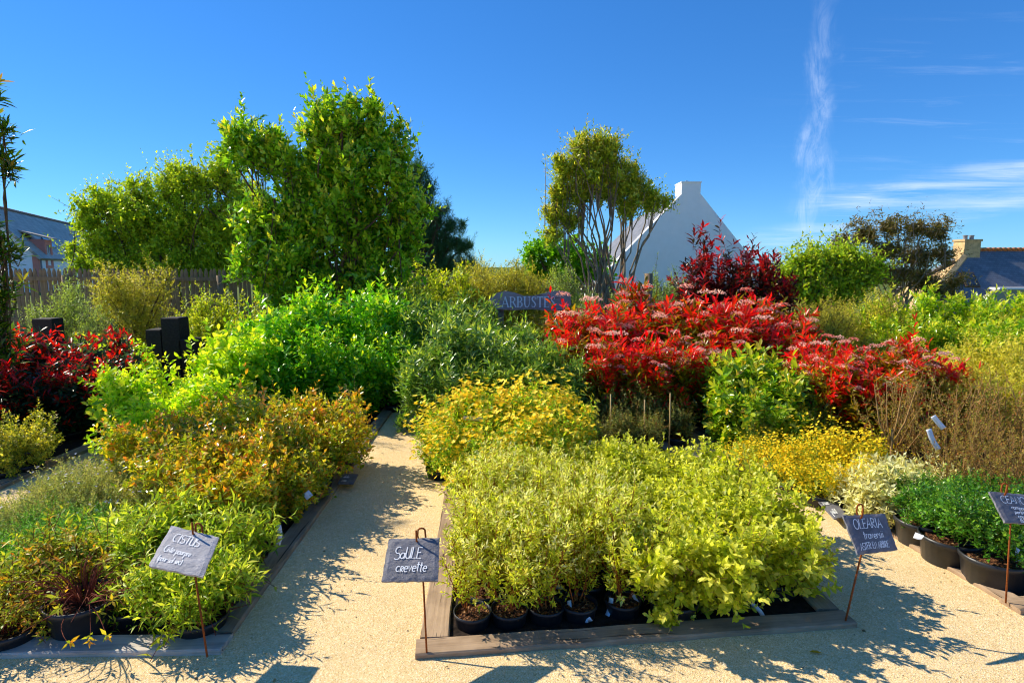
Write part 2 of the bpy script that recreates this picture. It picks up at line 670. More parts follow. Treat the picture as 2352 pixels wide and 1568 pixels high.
TPL = {
    # (u along, v across, edge lift), triangles
    8: (np.array([(0, 0, 0), (.28, -.72, 1), (.28, 0, 0), (.28, .72, 1), (.66, -.82, 1), (.66, 0, 0), (.66, .82, 1), (1, 0, 0)]),
        np.array([(0, 2, 1), (0, 3, 2), (1, 2, 5), (1, 5, 4), (2, 3, 6), (2, 6, 5), (4, 5, 7), (5, 6, 7)])),
    4: (np.array([(0, 0, 0), (.45, -1, 1), (.45, 0, 0), (.45, 1, 1), (1, 0, 0)]),
        np.array([(0, 2, 1), (0, 3, 2), (1, 2, 4), (2, 3, 4)])),
    2: (np.array([(0, 0, 0), (.42, -1, 1), (.42, 1, 1), (1, 0, 0)]),
        np.array([(0, 3, 1), (0, 2, 3)])),
}


def blades(rng, pos, axis, nrm, length, width, tpl=4, fold=0.25, curl=0.15):
    uvw, tris = TPL[tpl]
    axis = unit(axis)
    side = unit(np.cross(nrm, axis))
    nrm = np.cross(axis, side)
    N = len(pos)
    k = len(uvw)
    u, v, e = uvw[:, 0], uvw[:, 1], uvw[:, 2]
    cu = curl * (0.5 + rng.random(N))
    x = u[None, :] * length[:, None]
    y = v[None, :] * (width[:, None] / 2)
    z = fold * e[None, :] * width[:, None] / 2 - cu[:, None] * (u[None, :] ** 2) * length[:, None]
    V = pos[:, None, :] + axis[:, None, :] * x[..., None] + side[:, None, :] * y[..., None] + nrm[:, None, :] * z[..., None]
    T = tris[None] + (np.arange(N) * k)[:, None, None]
    return V.reshape(-1, 3), T.reshape(-1, 3), k


def pick(rng, pal, n, gain=(1.42, 1.30, .72), power=.82):
    """random blends of the palette's neighbours"""
    P = np.array([hx(c) for c in pal]) ** power * np.array(gain)
    if len(P) == 1:
        return np.repeat(P, n, 0)
    f = rng.random(n) * (len(P) - 1)
    i = np.minimum(f.astype(int), len(P) - 2)
    w = (f - i)[:, None]
    return P[i] * (1 - w) + P[i + 1] * w


def shoot_leaves(rng, P0, D, L, bend, sp, zspan):
    """leaves along shoots -> mesh arrays"""
    S = len(P0)
    n = sp['n']
    i = np.arange(n)
    t0 = sp.get('t0', 0.1)
    tt = t0 + (1 - t0) * ((i + 0.5) / n)
    t = np.repeat(tt[None], S, 0) + rng.uniform(-.4, .4, (S, n)) / n
    t = np.clip(t, 0, 1.0)
    pos = P0[:, None] + D[:, None] * (L[:, None] * t)[..., None] + bend[:, None] * (t ** 2)[..., None]
    tan = unit(D[:, None] * L[:, None, None] + 2 * bend[:, None] * t[..., None])
    ref = unit(rng.normal(size=(S, 3)))
    a = unit(np.cross(tan, ref[:, None]))
    b = np.cross(tan, a)
    ph = i[None] * sp.get('phyl', 2.4) + rng.uniform(0, 6.28, (S, 1)) + rng.normal(0, .25, (S, n))
    rad = a * np.cos(ph)[..., None] + b * np.sin(ph)[..., None]
    a0, a1 = sp.get('ang', (1.2, 0.5))
    al = a0 + (a1 - a0) * t + rng.normal(0, .18, (S, n))
    axis = tan * np.cos(al)[..., None] + rad * np.sin(al)[..., None]
    nrm = tan * np.sin(al)[..., None] - rad * np.cos(al)[..., None]
    axis = axis + np.array([0, 0, -1.0]) * sp.get('droop', 0.0)
    nrm = nrm + rng.normal(0, .25, nrm.shape) + np.array([0, 0, 1.0]) * sp.get('face_up', .2)
    ts = sp.get('tipsize', 0.6)
    ln = sp['len'] * rng.uniform(.55, 1.3, (S, n)) * (1 - (1 - ts) * t ** 2.5)
    wd = ln * sp['wl']
    # colours
    N = S * n
    c = pick(rng, sp['pal'], N, power=sp.get('pw', .82)).reshape(S, n, 3)
    if 'tip' in sp:
        p0, p1 = sp.get('tipr', (0.5, 0.9))
        zr = np.clip((P0[:, 2] - zspan[0]) / max(zspan[1] - zspan[0], 1e-3), 0, 1)
        prob = sp.get('tipprob', 1.0)
        lowp = sp.get('tiplow', 1.0)
        on = rng.random(S) < prob * (lowp + (1 - lowp) * np.clip(zr * 1.6 - .3, 0, 1))
        f = np.clip((t + rng.normal(0, .12, (S, n)) - p0) / (p1 - p0), 0, 1) * on[:, None]
        ct = pick(rng, sp['tip'], S, power=sp.get('pw', .82))[:, None, :] * rng.uniform(.75, 1.2, (S, n, 1))
        c = c * (1 - f[..., None]) + ct * f[..., None]
    c = np.minimum(c * sp.get('gain', 1.0), .85)
    c = c * rng.uniform(.8, 1.2, (S, 1, 1)) * rng.uniform(.85, 1.15, (S, n, 1))
    V, T, k = blades(rng, pos.reshape(-1, 3), axis.reshape(-1, 3), nrm.reshape(-1, 3), ln.ravel(), wd.ravel(),
                     sp.get('tpl', 4), sp.get('fold', .3), sp.get('curl', .15))
    return V, T, np.repeat(c.reshape(-1, 3), k, 0)


def tubes(paths, r0, r1, sides=3):
    """paths (B,K,3) -> mesh arrays of tapering tubes"""
    B, K, _ = paths.shape
    tan = np.gradient(paths, axis=1)
    tan = unit(tan)
    ref = np.tile(np.array([0.37, 0.61, 0.1]), (B, K, 1))
    a = unit(np.cross(tan, ref))
    b = np.cross(tan, a)
    s = np.linspace(0, 1, K)
    r = np.asarray(r0).reshape(-1, 1) * (1 - s)[None] + np.asarray(r1).reshape(-1, 1) * s[None]
    r = np.broadcast_to(r, (B, K))
    th = np.arange(sides) * 2 * math.pi / sides
    V = paths[:, :, None] + (a[:, :, None] * np.cos(th)[None, None, :, None] + b[:, :, None] * np.sin(th)[None, None, :, None]) * r[:, :, None, None]
    base = (np.arange(B) * K * sides)[:, None, None] + (np.arange(K - 1) * sides)[None, :, None]
    k = np.arange(sides)[None, None]
    k2 = (np.arange(sides) + 1) % sides
    k2 = k2[None, None]
    q1 = np.stack([base + k, base + k2, base + sides + k2], -1)
    q2 = np.stack([base + k, base + sides + k2, base + sides + k], -1)
    return V.reshape(-1, 3), np.concatenate([q1.reshape(-1, 3), q2.reshape(-1, 3)])


def bez(A, Bc, C, K=6):
    s = np.linspace(0, 1, K)[None, :, None]
    return A[:, None] * (1 - s) ** 2 + 2 * Bc[:, None] * s * (1 - s) + C[:, None] * s ** 2


def join(parts):
    V = []
    T = []
    C = []
    n = 0
    for p in parts:
        V.append(p[0])
        T.append(p[1] + n)
        if len(p) > 2:
            C.append(p[2])
        n += len(p[0])
    return np.concatenate(V), np.concatenate(T), (np.concatenate(C) if C else None)


def clump_shoots(rng, clumps, N, up=0.4, shell=3.0, minz=0.02, jit=0.35):
    cl = np.array(clumps, dtype=float)
    w = (cl[:, 3] * cl[:, 4] * cl[:, 5]) ** 0.72
    idx = rng.choice(len(cl), N, p=w / w.sum())
    c = cl[idx]
    d = unit(rng.normal(size=(N, 3)))
    r = rng.random(N) ** (1 / shell)
    tip = c[:, :3] + d * c[:, 3:6] * r[:, None]
    dirs = unit(d * np.array([1, 1, .8]) + np.array([0, 0, up * 1.6]) + rng.normal(0, jit, (N, 3)))
    ok = tip[:, 2] > minz
    return tip[ok], dirs[ok], idx[ok]


def dome(rng, R, H, z0, k=6):
    """one main mass with smaller lumps"""
    hz = (H - z0) / 2
    out_ = [(0, 0, z0 + hz * .85, R * .70, R * .70, hz * .78)]
    for i in range(k + 2):
        a = 2 * math.pi * (i + rng.random()) / (k + 2)
        rr = R * rng.uniform(.25, .72)
        s = rng.uniform(.24, .46)
        zz = z0 + hz * rng.uniform(.35, 1.5)
        out_.append((rr * math.cos(a), rr * math.sin(a), zz, R * s, R * s, max(min(hz * s * 1.7, (H - zz)), .03)))
    return out_


def make_plant(name, seed, clumps, nsh, sp, stem_mat, base_r=0.02, nst=24, r0=.006, r1=.0015, minz=0.03, limb=None, flowers=None, z_base=0.0, sides=3, bases=None):
    """returns a list of parts (name, mesh) of one shrub"""
    rng = np.random.default_rng(seed)
    tip, D, idx = clump_shoots(rng, clumps, nsh, sp.get('up', .4), sp.get('shell', 3.), minz, sp.get('jit', .35))
    S = len(tip)
    L = sp['shoot'] * rng.uniform(.6, 1.3, S)
    # some shoots run ahead of the rest, so that the outline stays ragged
    far = (rng.random(S) < sp.get('spike', .24)) * rng.random(S)
    tip = tip + D * (far * L * 1.1)[:, None]
    L = L * (1 + .5 * far)
    bend = rng.normal(0, .12, (S, 3)) * L[:, None] + np.array([0, 0, sp.get('sag', 0.0)]) * L[:, None]
    P0 = tip - D * L[:, None] - bend
    zs = (tip[:, 2].min(), tip[:, 2].max())
    V, T, C = shoot_leaves(rng, P0, D, L, bend, sp, zs)
    parts = [('foliage', np_mesh(name + '_foliage', V, T, C, mat=M[sp.get('mat', 'leaf')]))]
    # stems
    st = []
    sel = rng.choice(S, min(nst, S), replace=False)
    th = rng.uniform(0, 6.28, len(sel))
    if bases is None:
        A = np.stack([np.cos(th) * base_r, np.sin(th) * base_r, np.full(len(sel), z_base)], -1)
    else:
        bb = np.array(bases)
        dd = np.linalg.norm(bb[None, :, :2] - P0[sel][:, None, :2], axis=2)
        A = bb[dd.argmin(1)]
    E_ = P0[sel]
    mid = A * .45 + E_ * .55
    mid[:, :2] = A[:, :2] * .7 + E_[:, :2] * .3 + rng.normal(0, .03, (len(sel), 2)) * np.linalg.norm(E_ - A, axis=1, keepdims=True)
    st.append(tubes(bez(A, mid, E_), np.full(len(sel), r0), np.full(len(sel), r1), sides))
    # fine twigs under the leaves
    m2 = rng.choice(S, min(S, sp.get('twigs', 200)), replace=False)
    s3 = np.linspace(0, .95, 3)[None, :, None]
    st.append(tubes(P0[m2][:, None] + D[m2][:, None] * L[m2][:, None, None] * s3 + bend[m2][:, None] * s3 ** 2, np.full(len(m2), r1 * 1.1), np.full(len(m2), r1 * .5), 3))
    if limb:
        for pth, ra, rb in limb:
            st.append(tubes(np.array([pth]), [ra], [rb], 7))
    Vs, Ts, _ = join(st)
    parts.append(('stems', np_mesh(name + '_stems', Vs, Ts, mat=stem_mat)))
    if flowers:
        parts.append(flowers(rng, P0, D, L, bend, name))
    return parts


def star_flowers(frac, size, pal, petals=5, cluster=3, spread=.02, wl=.62, lift=.0, tpl=2):
    def f(rng, P0, D, L, bend, name):
        S = len(P0)
        zr = (P0[:, 2] - P0[:, 2].min()) / np.ptp(P0[:, 2])
        sel = np.where(rng.random(S) < frac * np.clip(.35 + zr, 0, 1.2))[0]
        pos = (P0 + D * L[:, None] + bend)[sel]
        pos = np.repeat(pos, cluster, 0) + rng.normal(0, spread, (len(sel) * cluster, 3)) + np.array([0, 0, lift])
        N = len(pos)
        ax = unit(np.repeat(D[sel], cluster, 0) + rng.normal(0, .5, (N, 3)) + np.array([0, -.3, .3]))
        a = unit(np.cross(ax, rng.normal(size=(N, 3))))
        b = np.cross(ax, a)
        ph = np.arange(petals) * 2 * math.pi / petals
        d = a[:, None] * np.cos(ph)[None, :, None] + b[:, None] * np.sin(ph)[None, :, None]
        axis = (d + ax[:, None] * .35).reshape(-1, 3)
        nrm = np.repeat(ax[:, None], petals, 1).reshape(-1, 3)
        p = np.repeat(pos[:, None], petals, 1).reshape(-1, 3)
        ln = size * rng.uniform(.8, 1.2, len(p))
        V, T, k = blades(rng, p, axis, nrm, ln, ln * wl, tpl, .15, .1)
        c = np.repeat(pick(rng, pal, N, (1, 1, 1), 1.0), petals, 0) * rng.uniform(.85, 1.15, (len(p), 1))
        return ('flowers', np_mesh(name + '_flowers', V, T, np.repeat(c, k, 0), mat=M['petal']))
    return f


# ------------------------------------------------------------------ pots
def pot_mesh(r, h):
    b = MB()
    b.lathe([(r * .80, 0), (r * .96, h * .84), (r * 1.02, h * .86), (r * 1.04, h), (r * .985, h), (r * .95, h * .84)], 24)
    return b.mesh('pot', M['pot'], True)


def soil_mesh(r, h):
    rng = random.Random(3)
    V = [(0, 0, h + .006)]
    F = []
    for j, rr in enumerate((.3, .62, .96)):
        for k in range(16):
            a = 2 * math.pi * k / 16
            V.append((r * rr * math.cos(a), r * rr * math.sin(a), h + rng.uniform(-.006, .008)))
    for k in range(16):
        k2 = (k + 1) % 16
        F.append((0, 1 + k, 1 + k2))
        for j in range(2):
            F.append((1 + j * 16 + k, 17 + j * 16 + k, 17 + j * 16 + k2, 1 + j * 16 + k2))
    return py_mesh('soil', V, F, M['soil'], False)


POTS = {}
for nm, r, h in (('s', .085, .13), ('m', .115, .17), ('l', .15, .20)):
    POTS[nm] = (pot_mesh(r, h), soil_mesh(r * .97, h * .86), h * .86)

SINK = {'s': .065, 'm': .095, 'l': .05}


def place(name, parts, loc, label, cat, group, rz=0.0, s=1.0, pot=None):
    r = empty(name, loc, rz, s)
    tag(r, label, cat, group)
    for (pn, me) in parts:
        o = link(pn, me, r)
        if pn in ('foliage', 'flowers', 'stems'):
            o['kind'] = 'stuff'
    if pot:
        pm, sm, _ = POTS[pot]
        # pots keep their real size whatever the size of the plant
        sink = (SINK[pot]) / s
        o = link('pot', pm, r)
        o.scale = (1 / s,) * 3
        o.location.z = -sink
        o = link('soil', sm, r)
        o.scale = (1 / s,) * 3
        o.location.z = -sink
    return r


def leaf_parts(root, parts, key, n, seed):
    """single large leaves standing out on the camera side of a shrub, each its own part"""
    rng = np.random.default_rng(seed)
    s_ = SP[key]
    me = parts[0][1]
    co = np.empty(len(me.vertices) * 3, dtype=np.float32)
    me.vertices.foreach_get('co', co)
    k_ = len(TPL[s_.get('tpl', 4)][0])
    co = co.reshape(-1, k_, 3)
    base = co[:, 0]
    ang = root.rotation_euler[2]
    toward = np.array([-math.sin(ang), -math.cos(ang), .5])      # camera side in the shrub's own frame
    ctr = base.mean(0)
    score = (base - ctr) @ toward
    sel = np.argsort(-score)[:n * 5]
    sel = rng.choice(sel, n, replace=False)
    shades = []
    for q in range(4):
        c_ = np.minimum(pick(rng, s_.get('tip', s_['pal']), 1, power=s_.get('pw', .82))[0], .85)
        V, T, kk = blades(rng, np.zeros((1, 3)), np.array([[1., 0, 0]]), np.array([[0, 0, 1.]]), np.array([s_['len']]), np.array([s_['len'] * s_['wl']]), 8, s_.get('fold', .3), s_.get('curl', .15))
        shades.append(np_mesh('leaf', V, T, np.repeat(c_[None], len(V), 0), mat=M[s_.get('mat', 'leaf')]))
    for q, i in enumerate(sel):
        o = link('leaf', shades[q % 4], root)
        o.location = base[i] + (base[i] - ctr) * .06 + np.array([0, 0, .012])
        ax = Vector(co[i][-1] - base[i]).normalized()
        o.rotation_mode = 'QUATERNION'
        o.rotation_quaternion = ax.to_track_quat('X', 'Z')
        z_ = rng.uniform(.8, 1.15)
        o.scale = (z_, z_, z_)


R_ = random.Random(11)
ORD = ['', 'first', 'second', 'third', 'fourth', 'fifth', 'sixth', 'seventh', 'eighth', 'ninth', 'tenth', 'eleventh', 'twelfth']


def sp(**k):
    return k


# ------------------------------------------------------------------ fences
def fence(p, q, top_p, top_q, pitch, label, post_every, far=False):
    """pickets between ground points p and q, tops running from top_p to top_q"""
    p = Vector((p[0], p[1], 0))
    q = Vector((q[0], q[1], 0))
    d = q - p
    L = d.length
    root = empty('picket_fence', p, math.atan2(d.y, d.x))
    tag(root, label, 'fence')
    w = pitch * .74
    pm = MB()
    pm.prism([(-w / 2, 0, 0), (w / 2, 0, 0), (w / 2, 0, .95), (w * .22, 0, .992), (0, 0, 1), (-w * .22, 0, .992), (-w / 2, 0, .95)], (0, .018, 0))
    pme = pm.mesh('picket', M['fence_wood'])
    rng = random.Random(int(L * 100))
    n = int(L / pitch)
    for i in range(n):
        x = (i + .5) * pitch
        tz = top_p + (top_q - top_p) * x / L + rng.uniform(-.012, .012)
        g = float(ground_z(p.x + d.x * x / L, p.y + d.y * x / L))
        o = link('picket', pme, root)
        o.location = (x + rng.uniform(-.006, .006), rng.uniform(-.004, .004), g - .03)
        o.scale = (rng.uniform(.92, 1.06), 1, tz - g + .03)
        o.rotation_euler = (0, rng.uniform(-.012, .012), 0)
    for dz in (.17, 1.0):
        b = MB()
        b.add([(0, -.045, top_p - dz), (L, -.045, top_q - dz), (L, -.007, top_q - dz), (0, -.007, top_p - dz),
               (0, -.045, top_p - dz - .08), (L, -.045, top_q - dz - .08), (L, -.007, top_q - dz - .08), (0, -.007, top_p - dz - .08)],
              [(0, 1, 2, 3), (7, 6, 5, 4), (0, 4, 5, 1), (1, 5, 6, 2), (2, 6, 7, 3), (3, 7, 4, 0)])
        b.build('rail', M['fence_wood'], root)
    k = int(L / post_every)
    for i in range(k + 1):
        x = min(i * post_every + .25, L)
        tz = top_p + (top_q - top_p) * x / L - .13
        g = float(ground_z(p.x + d.x * x / L, p.y + d.y * x / L))
        b = MB()
        b.tube([(x, -.115, g - .05), (x + .01, -.115, (g + tz) / 2), (x, -.115, tz)], [.066, .063, .062], 8)
        b.build('post', M['fence_wood'], root, True)
    return root


fence((-10.9, 12.0), (-4.6, 12.2), 1.62, 1.60, .098, 'grey wooden picket fence on the left behind the tan bush', 1.55)
a_ = at(925, 630, 13.0)
b_ = at(1950, 677, 16.0)
fence((a_.x, 13.0), (b_.x, 16.0), a_.z, b_.z, .098, 'low weathered picket fence in front of the white gable', 2.3)


def lone_post(xd, ytop, Y, r, label):
    p = at(xd, ytop, Y)
    b = MB()
    g = float(ground_z(p.x, Y))
    b.tube([(0, 0, -.05), (.01, 0, (p.z - g) * .5), (0, 0, p.z - g)], [r, r * .97, r * .95], 10)
    o = b.build('wooden_post', M['fence_wood'], None, True)
    o.location = (p.x, Y, g)
    tag(o, label, 'post')


lone_post(1490, 628, 10.4, .075, 'round wooden post rising above the red shrubs')


# ------------------------------------------------------------------ houses
def uv_quad(me, rects):
    """uv from world metres per face: rects = list of (origin, u axis, v axis)"""
    uv = me.uv_layers.new(name='UVMap')
    for p in me.polygons:
        o, u, v = rects[min(p.index, len(rects) - 1)]
        for li in p.loop_indices:
            c = me.vertices[me.loops[li].vertex_index].co - o
            uv.data[li].uv = (c.dot(u), c.dot(v))


def slab(name, quad, thick, mat, parent):
    """a roof slope: four corners (eave a, eave b, ridge b, ridge a) and a thickness"""
    Q = [Vector(c) for c in quad]
    u = (Q[1] - Q[0]).normalized()
    n = u.cross(Q[3] - Q[0]).normalized()
    v = n.cross(u)
    b = MB().prism(Q, -n * thick)
    me = b.mesh(name, mat)
    uv_quad(me, [(Q[0], u, v)])
    return link(name, me, parent)


# white gable house
H0 = 28.0
hroot = empty('white_gable_house', (at(1588, 600, H0).x, H0, 0))
tag(hroot, 'white rendered house with a steep gable and broad chimney', 'house')
hx0 = hroot.location.x


def hp(xd, yd, Y=H0):
    p = at(xd, yd, Y)
    return Vector((p.x - hx0, Y - H0, p.z))


gz = float(ground_z(hx0, H0)) - .2
cl_, cr_ = hp(1566, 445), hp(1610, 446)
lf, rt = hp(1425, 590), hp(1716, 580)
dl = (lf - cl_)
lf2 = cl_ + dl * 1.35
dr = (rt - cr_)
rt2 = cr_ + dr * 1.35
wall_poly = [(lf2.x, 0, gz), (rt2.x, 0, gz), rt2, cr_, cl_, lf2]
MB().prism(wall_poly, (0, .55, 0)).build('gable_wall', M['white_render'], hroot)
ct_l, ct_r = hp(1566, 417), hp(1610, 418)
chb = MB()
chb.box(ct_l.x, ct_r.x, -.002, 1.05, cl_.z - .02, ct_l.z - .06)
chm = chb.build('chimney', M['white_render'], hroot)
MB().box(ct_l.x - .03, ct_r.x + .03, -.03, 1.08, ct_l.z - .06, ct_l.z).build('chimney_cap', M['white_render'], chm)
MB().box(ct_l.x + .3, ct_l.x + .42, .4, .52, ct_l.z, ct_l.z + .09).build('chimney_pot', M['zinc'], chm)
apex = Vector(((cl_.x + cr_.x) / 2, 0, cl_.z + .25))
back = Vector((0, 11, 0))
off = Vector((0, .56, -.32))
for sgn, e2 in ((-1, lf2), (1, rt2)):
    e = Vector(e2) + off
    a = apex + off
    q = [e, e + back, a + back, a] if sgn > 0 else [e + back, e, a, a + back]
    slab('roof', q, .15, M['roof_slate'], hroot)
MB().prism([(lf2.x + .3, .56, gz), (lf2.x + .3, .56, lf2.z - .6), (lf2.x + .3, 11.4, lf2.z - .6), (lf2.x + .3, 11.4, gz)], (.3, 0, 0)).build('side_wall', M['white_render'], hroot)
MB().prism([(rt2.x - .6, .56, gz), (rt2.x - .6, .56, rt2.z - .6), (rt2.x - .6, 11.4, rt2.z - .6), (rt2.x - .6, 11.4, gz)], (.3, 0, 0)).build('side_wall', M['white_render'], hroot)

# house on the left with a pink dormer
K = Vector((-30.6, 38, 0))
r_dir = Vector((-.404, .915, 0))
w_dir = Vector((-.915, -.404, 0))
lroot = empty('pink_trimmed_house', K, math.atan2(r_dir.y, r_dir.x))
tag(lroot, 'white house with a brown slate roof and a pink dormer', 'house')
# local frame: x along the ridge, y towards the far eave (left)
HW, RZ, EZ, LN = 2.6, 5.5, 2.45, 24.0
MB().prism([(0, 0, -.3), (0, 2 * HW, -.3), (0, 2 * HW, EZ), (0, HW, RZ - .12), (0, 0, EZ)], (.3, 0, 0)).build('gable_wall', M['white_render'], lroot)
MB().box(.3, LN, .001, .3, -.3, EZ - .25).build('long_wall', M['white_render'], lroot)
MB().box(.3, LN, -.012, .3, EZ - .25, EZ - .02).build('pink_band', M['pink_render'], lroot)
MB().box(-.02, .34, -.025, .28, -.3, EZ - .05).build('corner_pilaster', M['pink_render'], lroot)
sl = (RZ - EZ) / HW
ov = .28
slab('roof', [(-.25, -ov, EZ - sl * ov + .06), (LN, -ov, EZ - sl * ov + .06), (LN, HW, RZ + .06), (-.25, HW, RZ + .06)], .16, M['roof_brown'], lroot)
slab('roof', [(LN, 2 * HW + ov, EZ - sl * ov + .06), (-.25, 2 * HW + ov, EZ - sl * ov + .06), (-.25, HW, RZ + .06), (LN, HW, RZ + .06)], .16, M['roof_brown'], lroot)
rt_me = MB().tube([(0, 0, 0), (.42, 0, 0)], [.13, .15], 8).mesh('ridge_tile', M['ridge_grey'], True)
for i in range(56):
    o = link('ridge_tile', rt_me, lroot)
    o.location = (-.25 + i * .42, HW, RZ + .02)
dm = MB()
dm.box(1.55, 1.85, -.06, 2.0, 1.55, EZ + 1.0)
dm.box(2.75, 3.05, -.06, 2.0, 1.55, EZ + 1.0)
dm.box(1.851, 2.749, -.06, 1.9, EZ + .62, EZ + .998)
dm.box(1.851, 2.749, -.06, .3, 1.55, 1.72)
dmo = dm.build('dormer', M['pink_render'], lroot)
MB().prism([(1.35, -.35, EZ + 1.02), (3.25, -.35, EZ + 1.02), (3.25, 2.2, EZ + 1.75), (1.35, 2.2, EZ + 1.75)], (0, 0, .1)).build('dormer_roof', M['roof_brown'], dmo)
win = MB().box(1.86, 2.74, .06, .1, 1.73, EZ + .61).build('dormer_window', M['glass'], dmo)
wf = MB()
wf.box(1.855, 1.93, .0, .05, 1.725, EZ + .615)
wf.box(2.67, 2.745, .0, .05, 1.725, EZ + .615)
wf.box(2.26, 2.34, .0, .05, 1.725, EZ + .615)
wf.build('window_frame', M['frame_white'], dmo)
sk = MB().box(4.6, 5.7, 0, .9, 0, .07).build('roof_window', M['glass'], lroot)
sk.location = (0, .35, EZ + .35 * sl + .12)
sk.rotation_euler = (math.atan(sl), 0, 0)
pipe = MB().tube([(.42, -.06, -.3), (.42, -.06, EZ - .3)], .05, 8).build('downpipe', M['zinc'], lroot)

# slate roofed house on the right
RY = 44.0
rroot = empty('slate_roofed_house', (at(2250, 640, RY).x, RY, 0))
rx0 = rroot.location.x
tag(rroot, 'low stone house with a dark slate roof and orange ridge', 'house')


def rp(xd, yd, Y=RY):
    p = at(xd, yd, Y)
    return Vector((p.x - rx0, Y - RY, p.z))


ridge_l = rp(2226, 574, RY + 3.2)
ridge_r = ridge_l + Vector((13, 0, 0))
eave_l = rp(2128, 694, RY)
eave_r = eave_l + Vector((16, 0, 0))
slab('roof', [eave_l, eave_r, ridge_r, ridge_l], .2, M['roof_slate'], rroot)
bl = eave_l + Vector((.2, 6.4, 0))
slab('roof', [bl + Vector((15, 0, 0)), bl, ridge_l + Vector((0, .02, -.01)), ridge_r + Vector((0, .02, -.01))], .2, M['roof_slate'], rroot)
gbase = float(ground_z(rx0, RY)) - .3
MB().prism([(eave_l.x + .35, .4, gbase), (eave_l.x + .35, .4, eave_l.z - .05), (ridge_l.x + .3, 3.2, ridge_l.z - .35), (bl.x + .35, 6, bl.z - .05), (bl.x + .35, 6, gbase)], (.5, 0, 0)).build('gable_wall', M['stone'], rroot)
MB().box(eave_l.x + .86, eave_r.x - .5, .35, .8, gbase, eave_l.z + .1).build('front_wall', M['grey_render'], rroot)
# stone coping up the left verge
up_ = (ridge_l - eave_l)
cop = MB().prism([eave_l + Vector((-.12, -.05, .02)), eave_l + Vector((.38, -.05, .02)), ridge_l + Vector((.38, 0, .02)), ridge_l + Vector((-.12, 0, .02))], Vector((0, -.05, .2)))
cop.build('verge_coping', M['stone'], rroot)
ch_l, ch_r = rp(2206, 550, RY + 3.2), rp(2243, 550, RY + 3.2)
cb = MB().box(ch_l.x, ch_r.x, 2.7, 3.9, ridge_l.z - .9, ch_l.z - .16).build('chimney', M['stone'], rroot)
MB().box(ch_l.x - .07, ch_r.x + .07, 2.63, 3.97, ch_l.z - .16, ch_l.z).build('chimney_cap', M['stone'], cb)
for k in range(2):
    MB().lathe([(.16, 0), (.14, .25), (.2, .3), (.2, .33), (0, .36)], 10).build('chimney_pot', M['zinc'], cb, True).location = (ch_l.x + .45 + k * .5, 3.3, ch_l.z)
rt_me2 = MB().tube([(0, 0, 0), (.40, 0, 0)], [.14, .17], 8).mesh('ridge_tile', M['terracotta'], True)
for i in range(30):
    o = link('ridge_tile', rt_me2, rroot)
    o.location = (ch_r.x + i * .4, 3.2, ridge_l.z + .03)
# roof windows and eave dormer
sl2 = math.atan2(ridge_l.z - eave_l.z, 3.2)
for nm, xd, yd in (('roof_window', 2224, 645),):
    f = (eave_l.z - rp(xd, yd).z) / (eave_l.z - ridge_l.z)
    pos = rp(xd, yd, RY + 3.2 * .42)
    o = MB().box(-.55, .55, -.7, .7, -.02, .1).build(nm, M['frame_brown'], rroot)
    o.location = (pos.x, 3.2 * .40, eave_l.z + (ridge_l.z - eave_l.z) * .40 + .05)
    o.rotation_euler = (sl2, 0, 0)
    g_ = MB().box(-.42, .42, -.57, .57, .1, .13).build('window_pane', M['glass'], o)
dpos = rp(2275, 668, RY)
dd_ = MB()
dd_.prism([(dpos.x, -.05, gbase), (dpos.x + 9, -.05, gbase), (dpos.x + 9, -.05, dpos.z + .1), (dpos.x + .4, -.05, dpos.z + .1), (dpos.x - 1.6, -.05, dpos.z - 1.5), (dpos.x - 1.6, -.05, gbase)], (0, .38, 0))
dd_.build('dormer_wall', M['grey_render'], rroot)
MB().box(dpos.x + .5, dpos.x + 9.3, -.2, 1.2, dpos.z + .1, dpos.z + .25).build('gutter_board', M['frame_white'], rroot)
MB().box(dpos.x - 3.3, dpos.x - 2.5, .28, .34, dpos.z - 1.7, dpos.z - .7).build('window', M['glass'], rroot)

# ------------------------------------------------------------------ species
SP = {}
SP['willow'] = sp(n=9, len=.032, wl=.34, shoot=.10, ang=(1.0, .45), pal=['#708c1c', '#98ac28', '#b4bc38'], tip=['#fff2cc', '#f0e8a8', '#d0d068'], tipr=(.3, .85), tipprob=.8, tiplow=.35, tipsize=.7, tpl=2, fold=.3, curl=.2)
SP['olearia'] = sp(n=11, len=.039, wl=.62, shoot=.10, ang=(1.2, .45), pal=['#6c8418', '#94a626', '#b4bc3c'], tip=['#ccd470', '#c4cc58'], tipr=(.6, 1), tipprob=.8, tpl=8, fold=.2, curl=.18, up=.55, shell=2.6, mat='leaf', phyl=1.57)
SP['hypericum'] = sp(n=10, len=.026, wl=.5, shoot=.10, ang=(1.2, .5), pal=['#467e16', '#72a01e', '#a0bc2e'], tpl=4, up=.7, phyl=1.57)
SP['abelia'] = sp(gain=1.15, n=8, len=.04, wl=.5, shoot=.12, ang=(1.1, .5), pal=['#4a6c12', '#7c8c1a', '#a8a024'], tip=['#c8601c', '#d88a2c', '#c8a82e', '#bc4e24'], tipr=(.35, .9), tipprob=.78, tiplow=.3, tpl=4, up=.45, mat='leaf_gloss', phyl=1.57)
SP['cistus'] = sp(gain=1.15, n=10, len=.058, wl=.24, shoot=.13, ang=(1.1, .5), pal=['#496f16', '#6f9020', '#98aa34'], tip=['#bcc65a', '#a8b440'], tipr=(.5, 1), tipprob=.6, tpl=4, droop=.15, curl=.3, up=.6, phyl=1.57)
SP['cistus_orange'] = sp(n=8, len=.036, wl=.34, shoot=.09, ang=(1.2, .5), pal=['#5a7a18', '#84942a', '#a09c30'], tip=['#b8641e', '#c88a2a'], tipr=(.4, .95), tipprob=.35, tpl=4, droop=.1, curl=.3, up=.5, phyl=1.57)
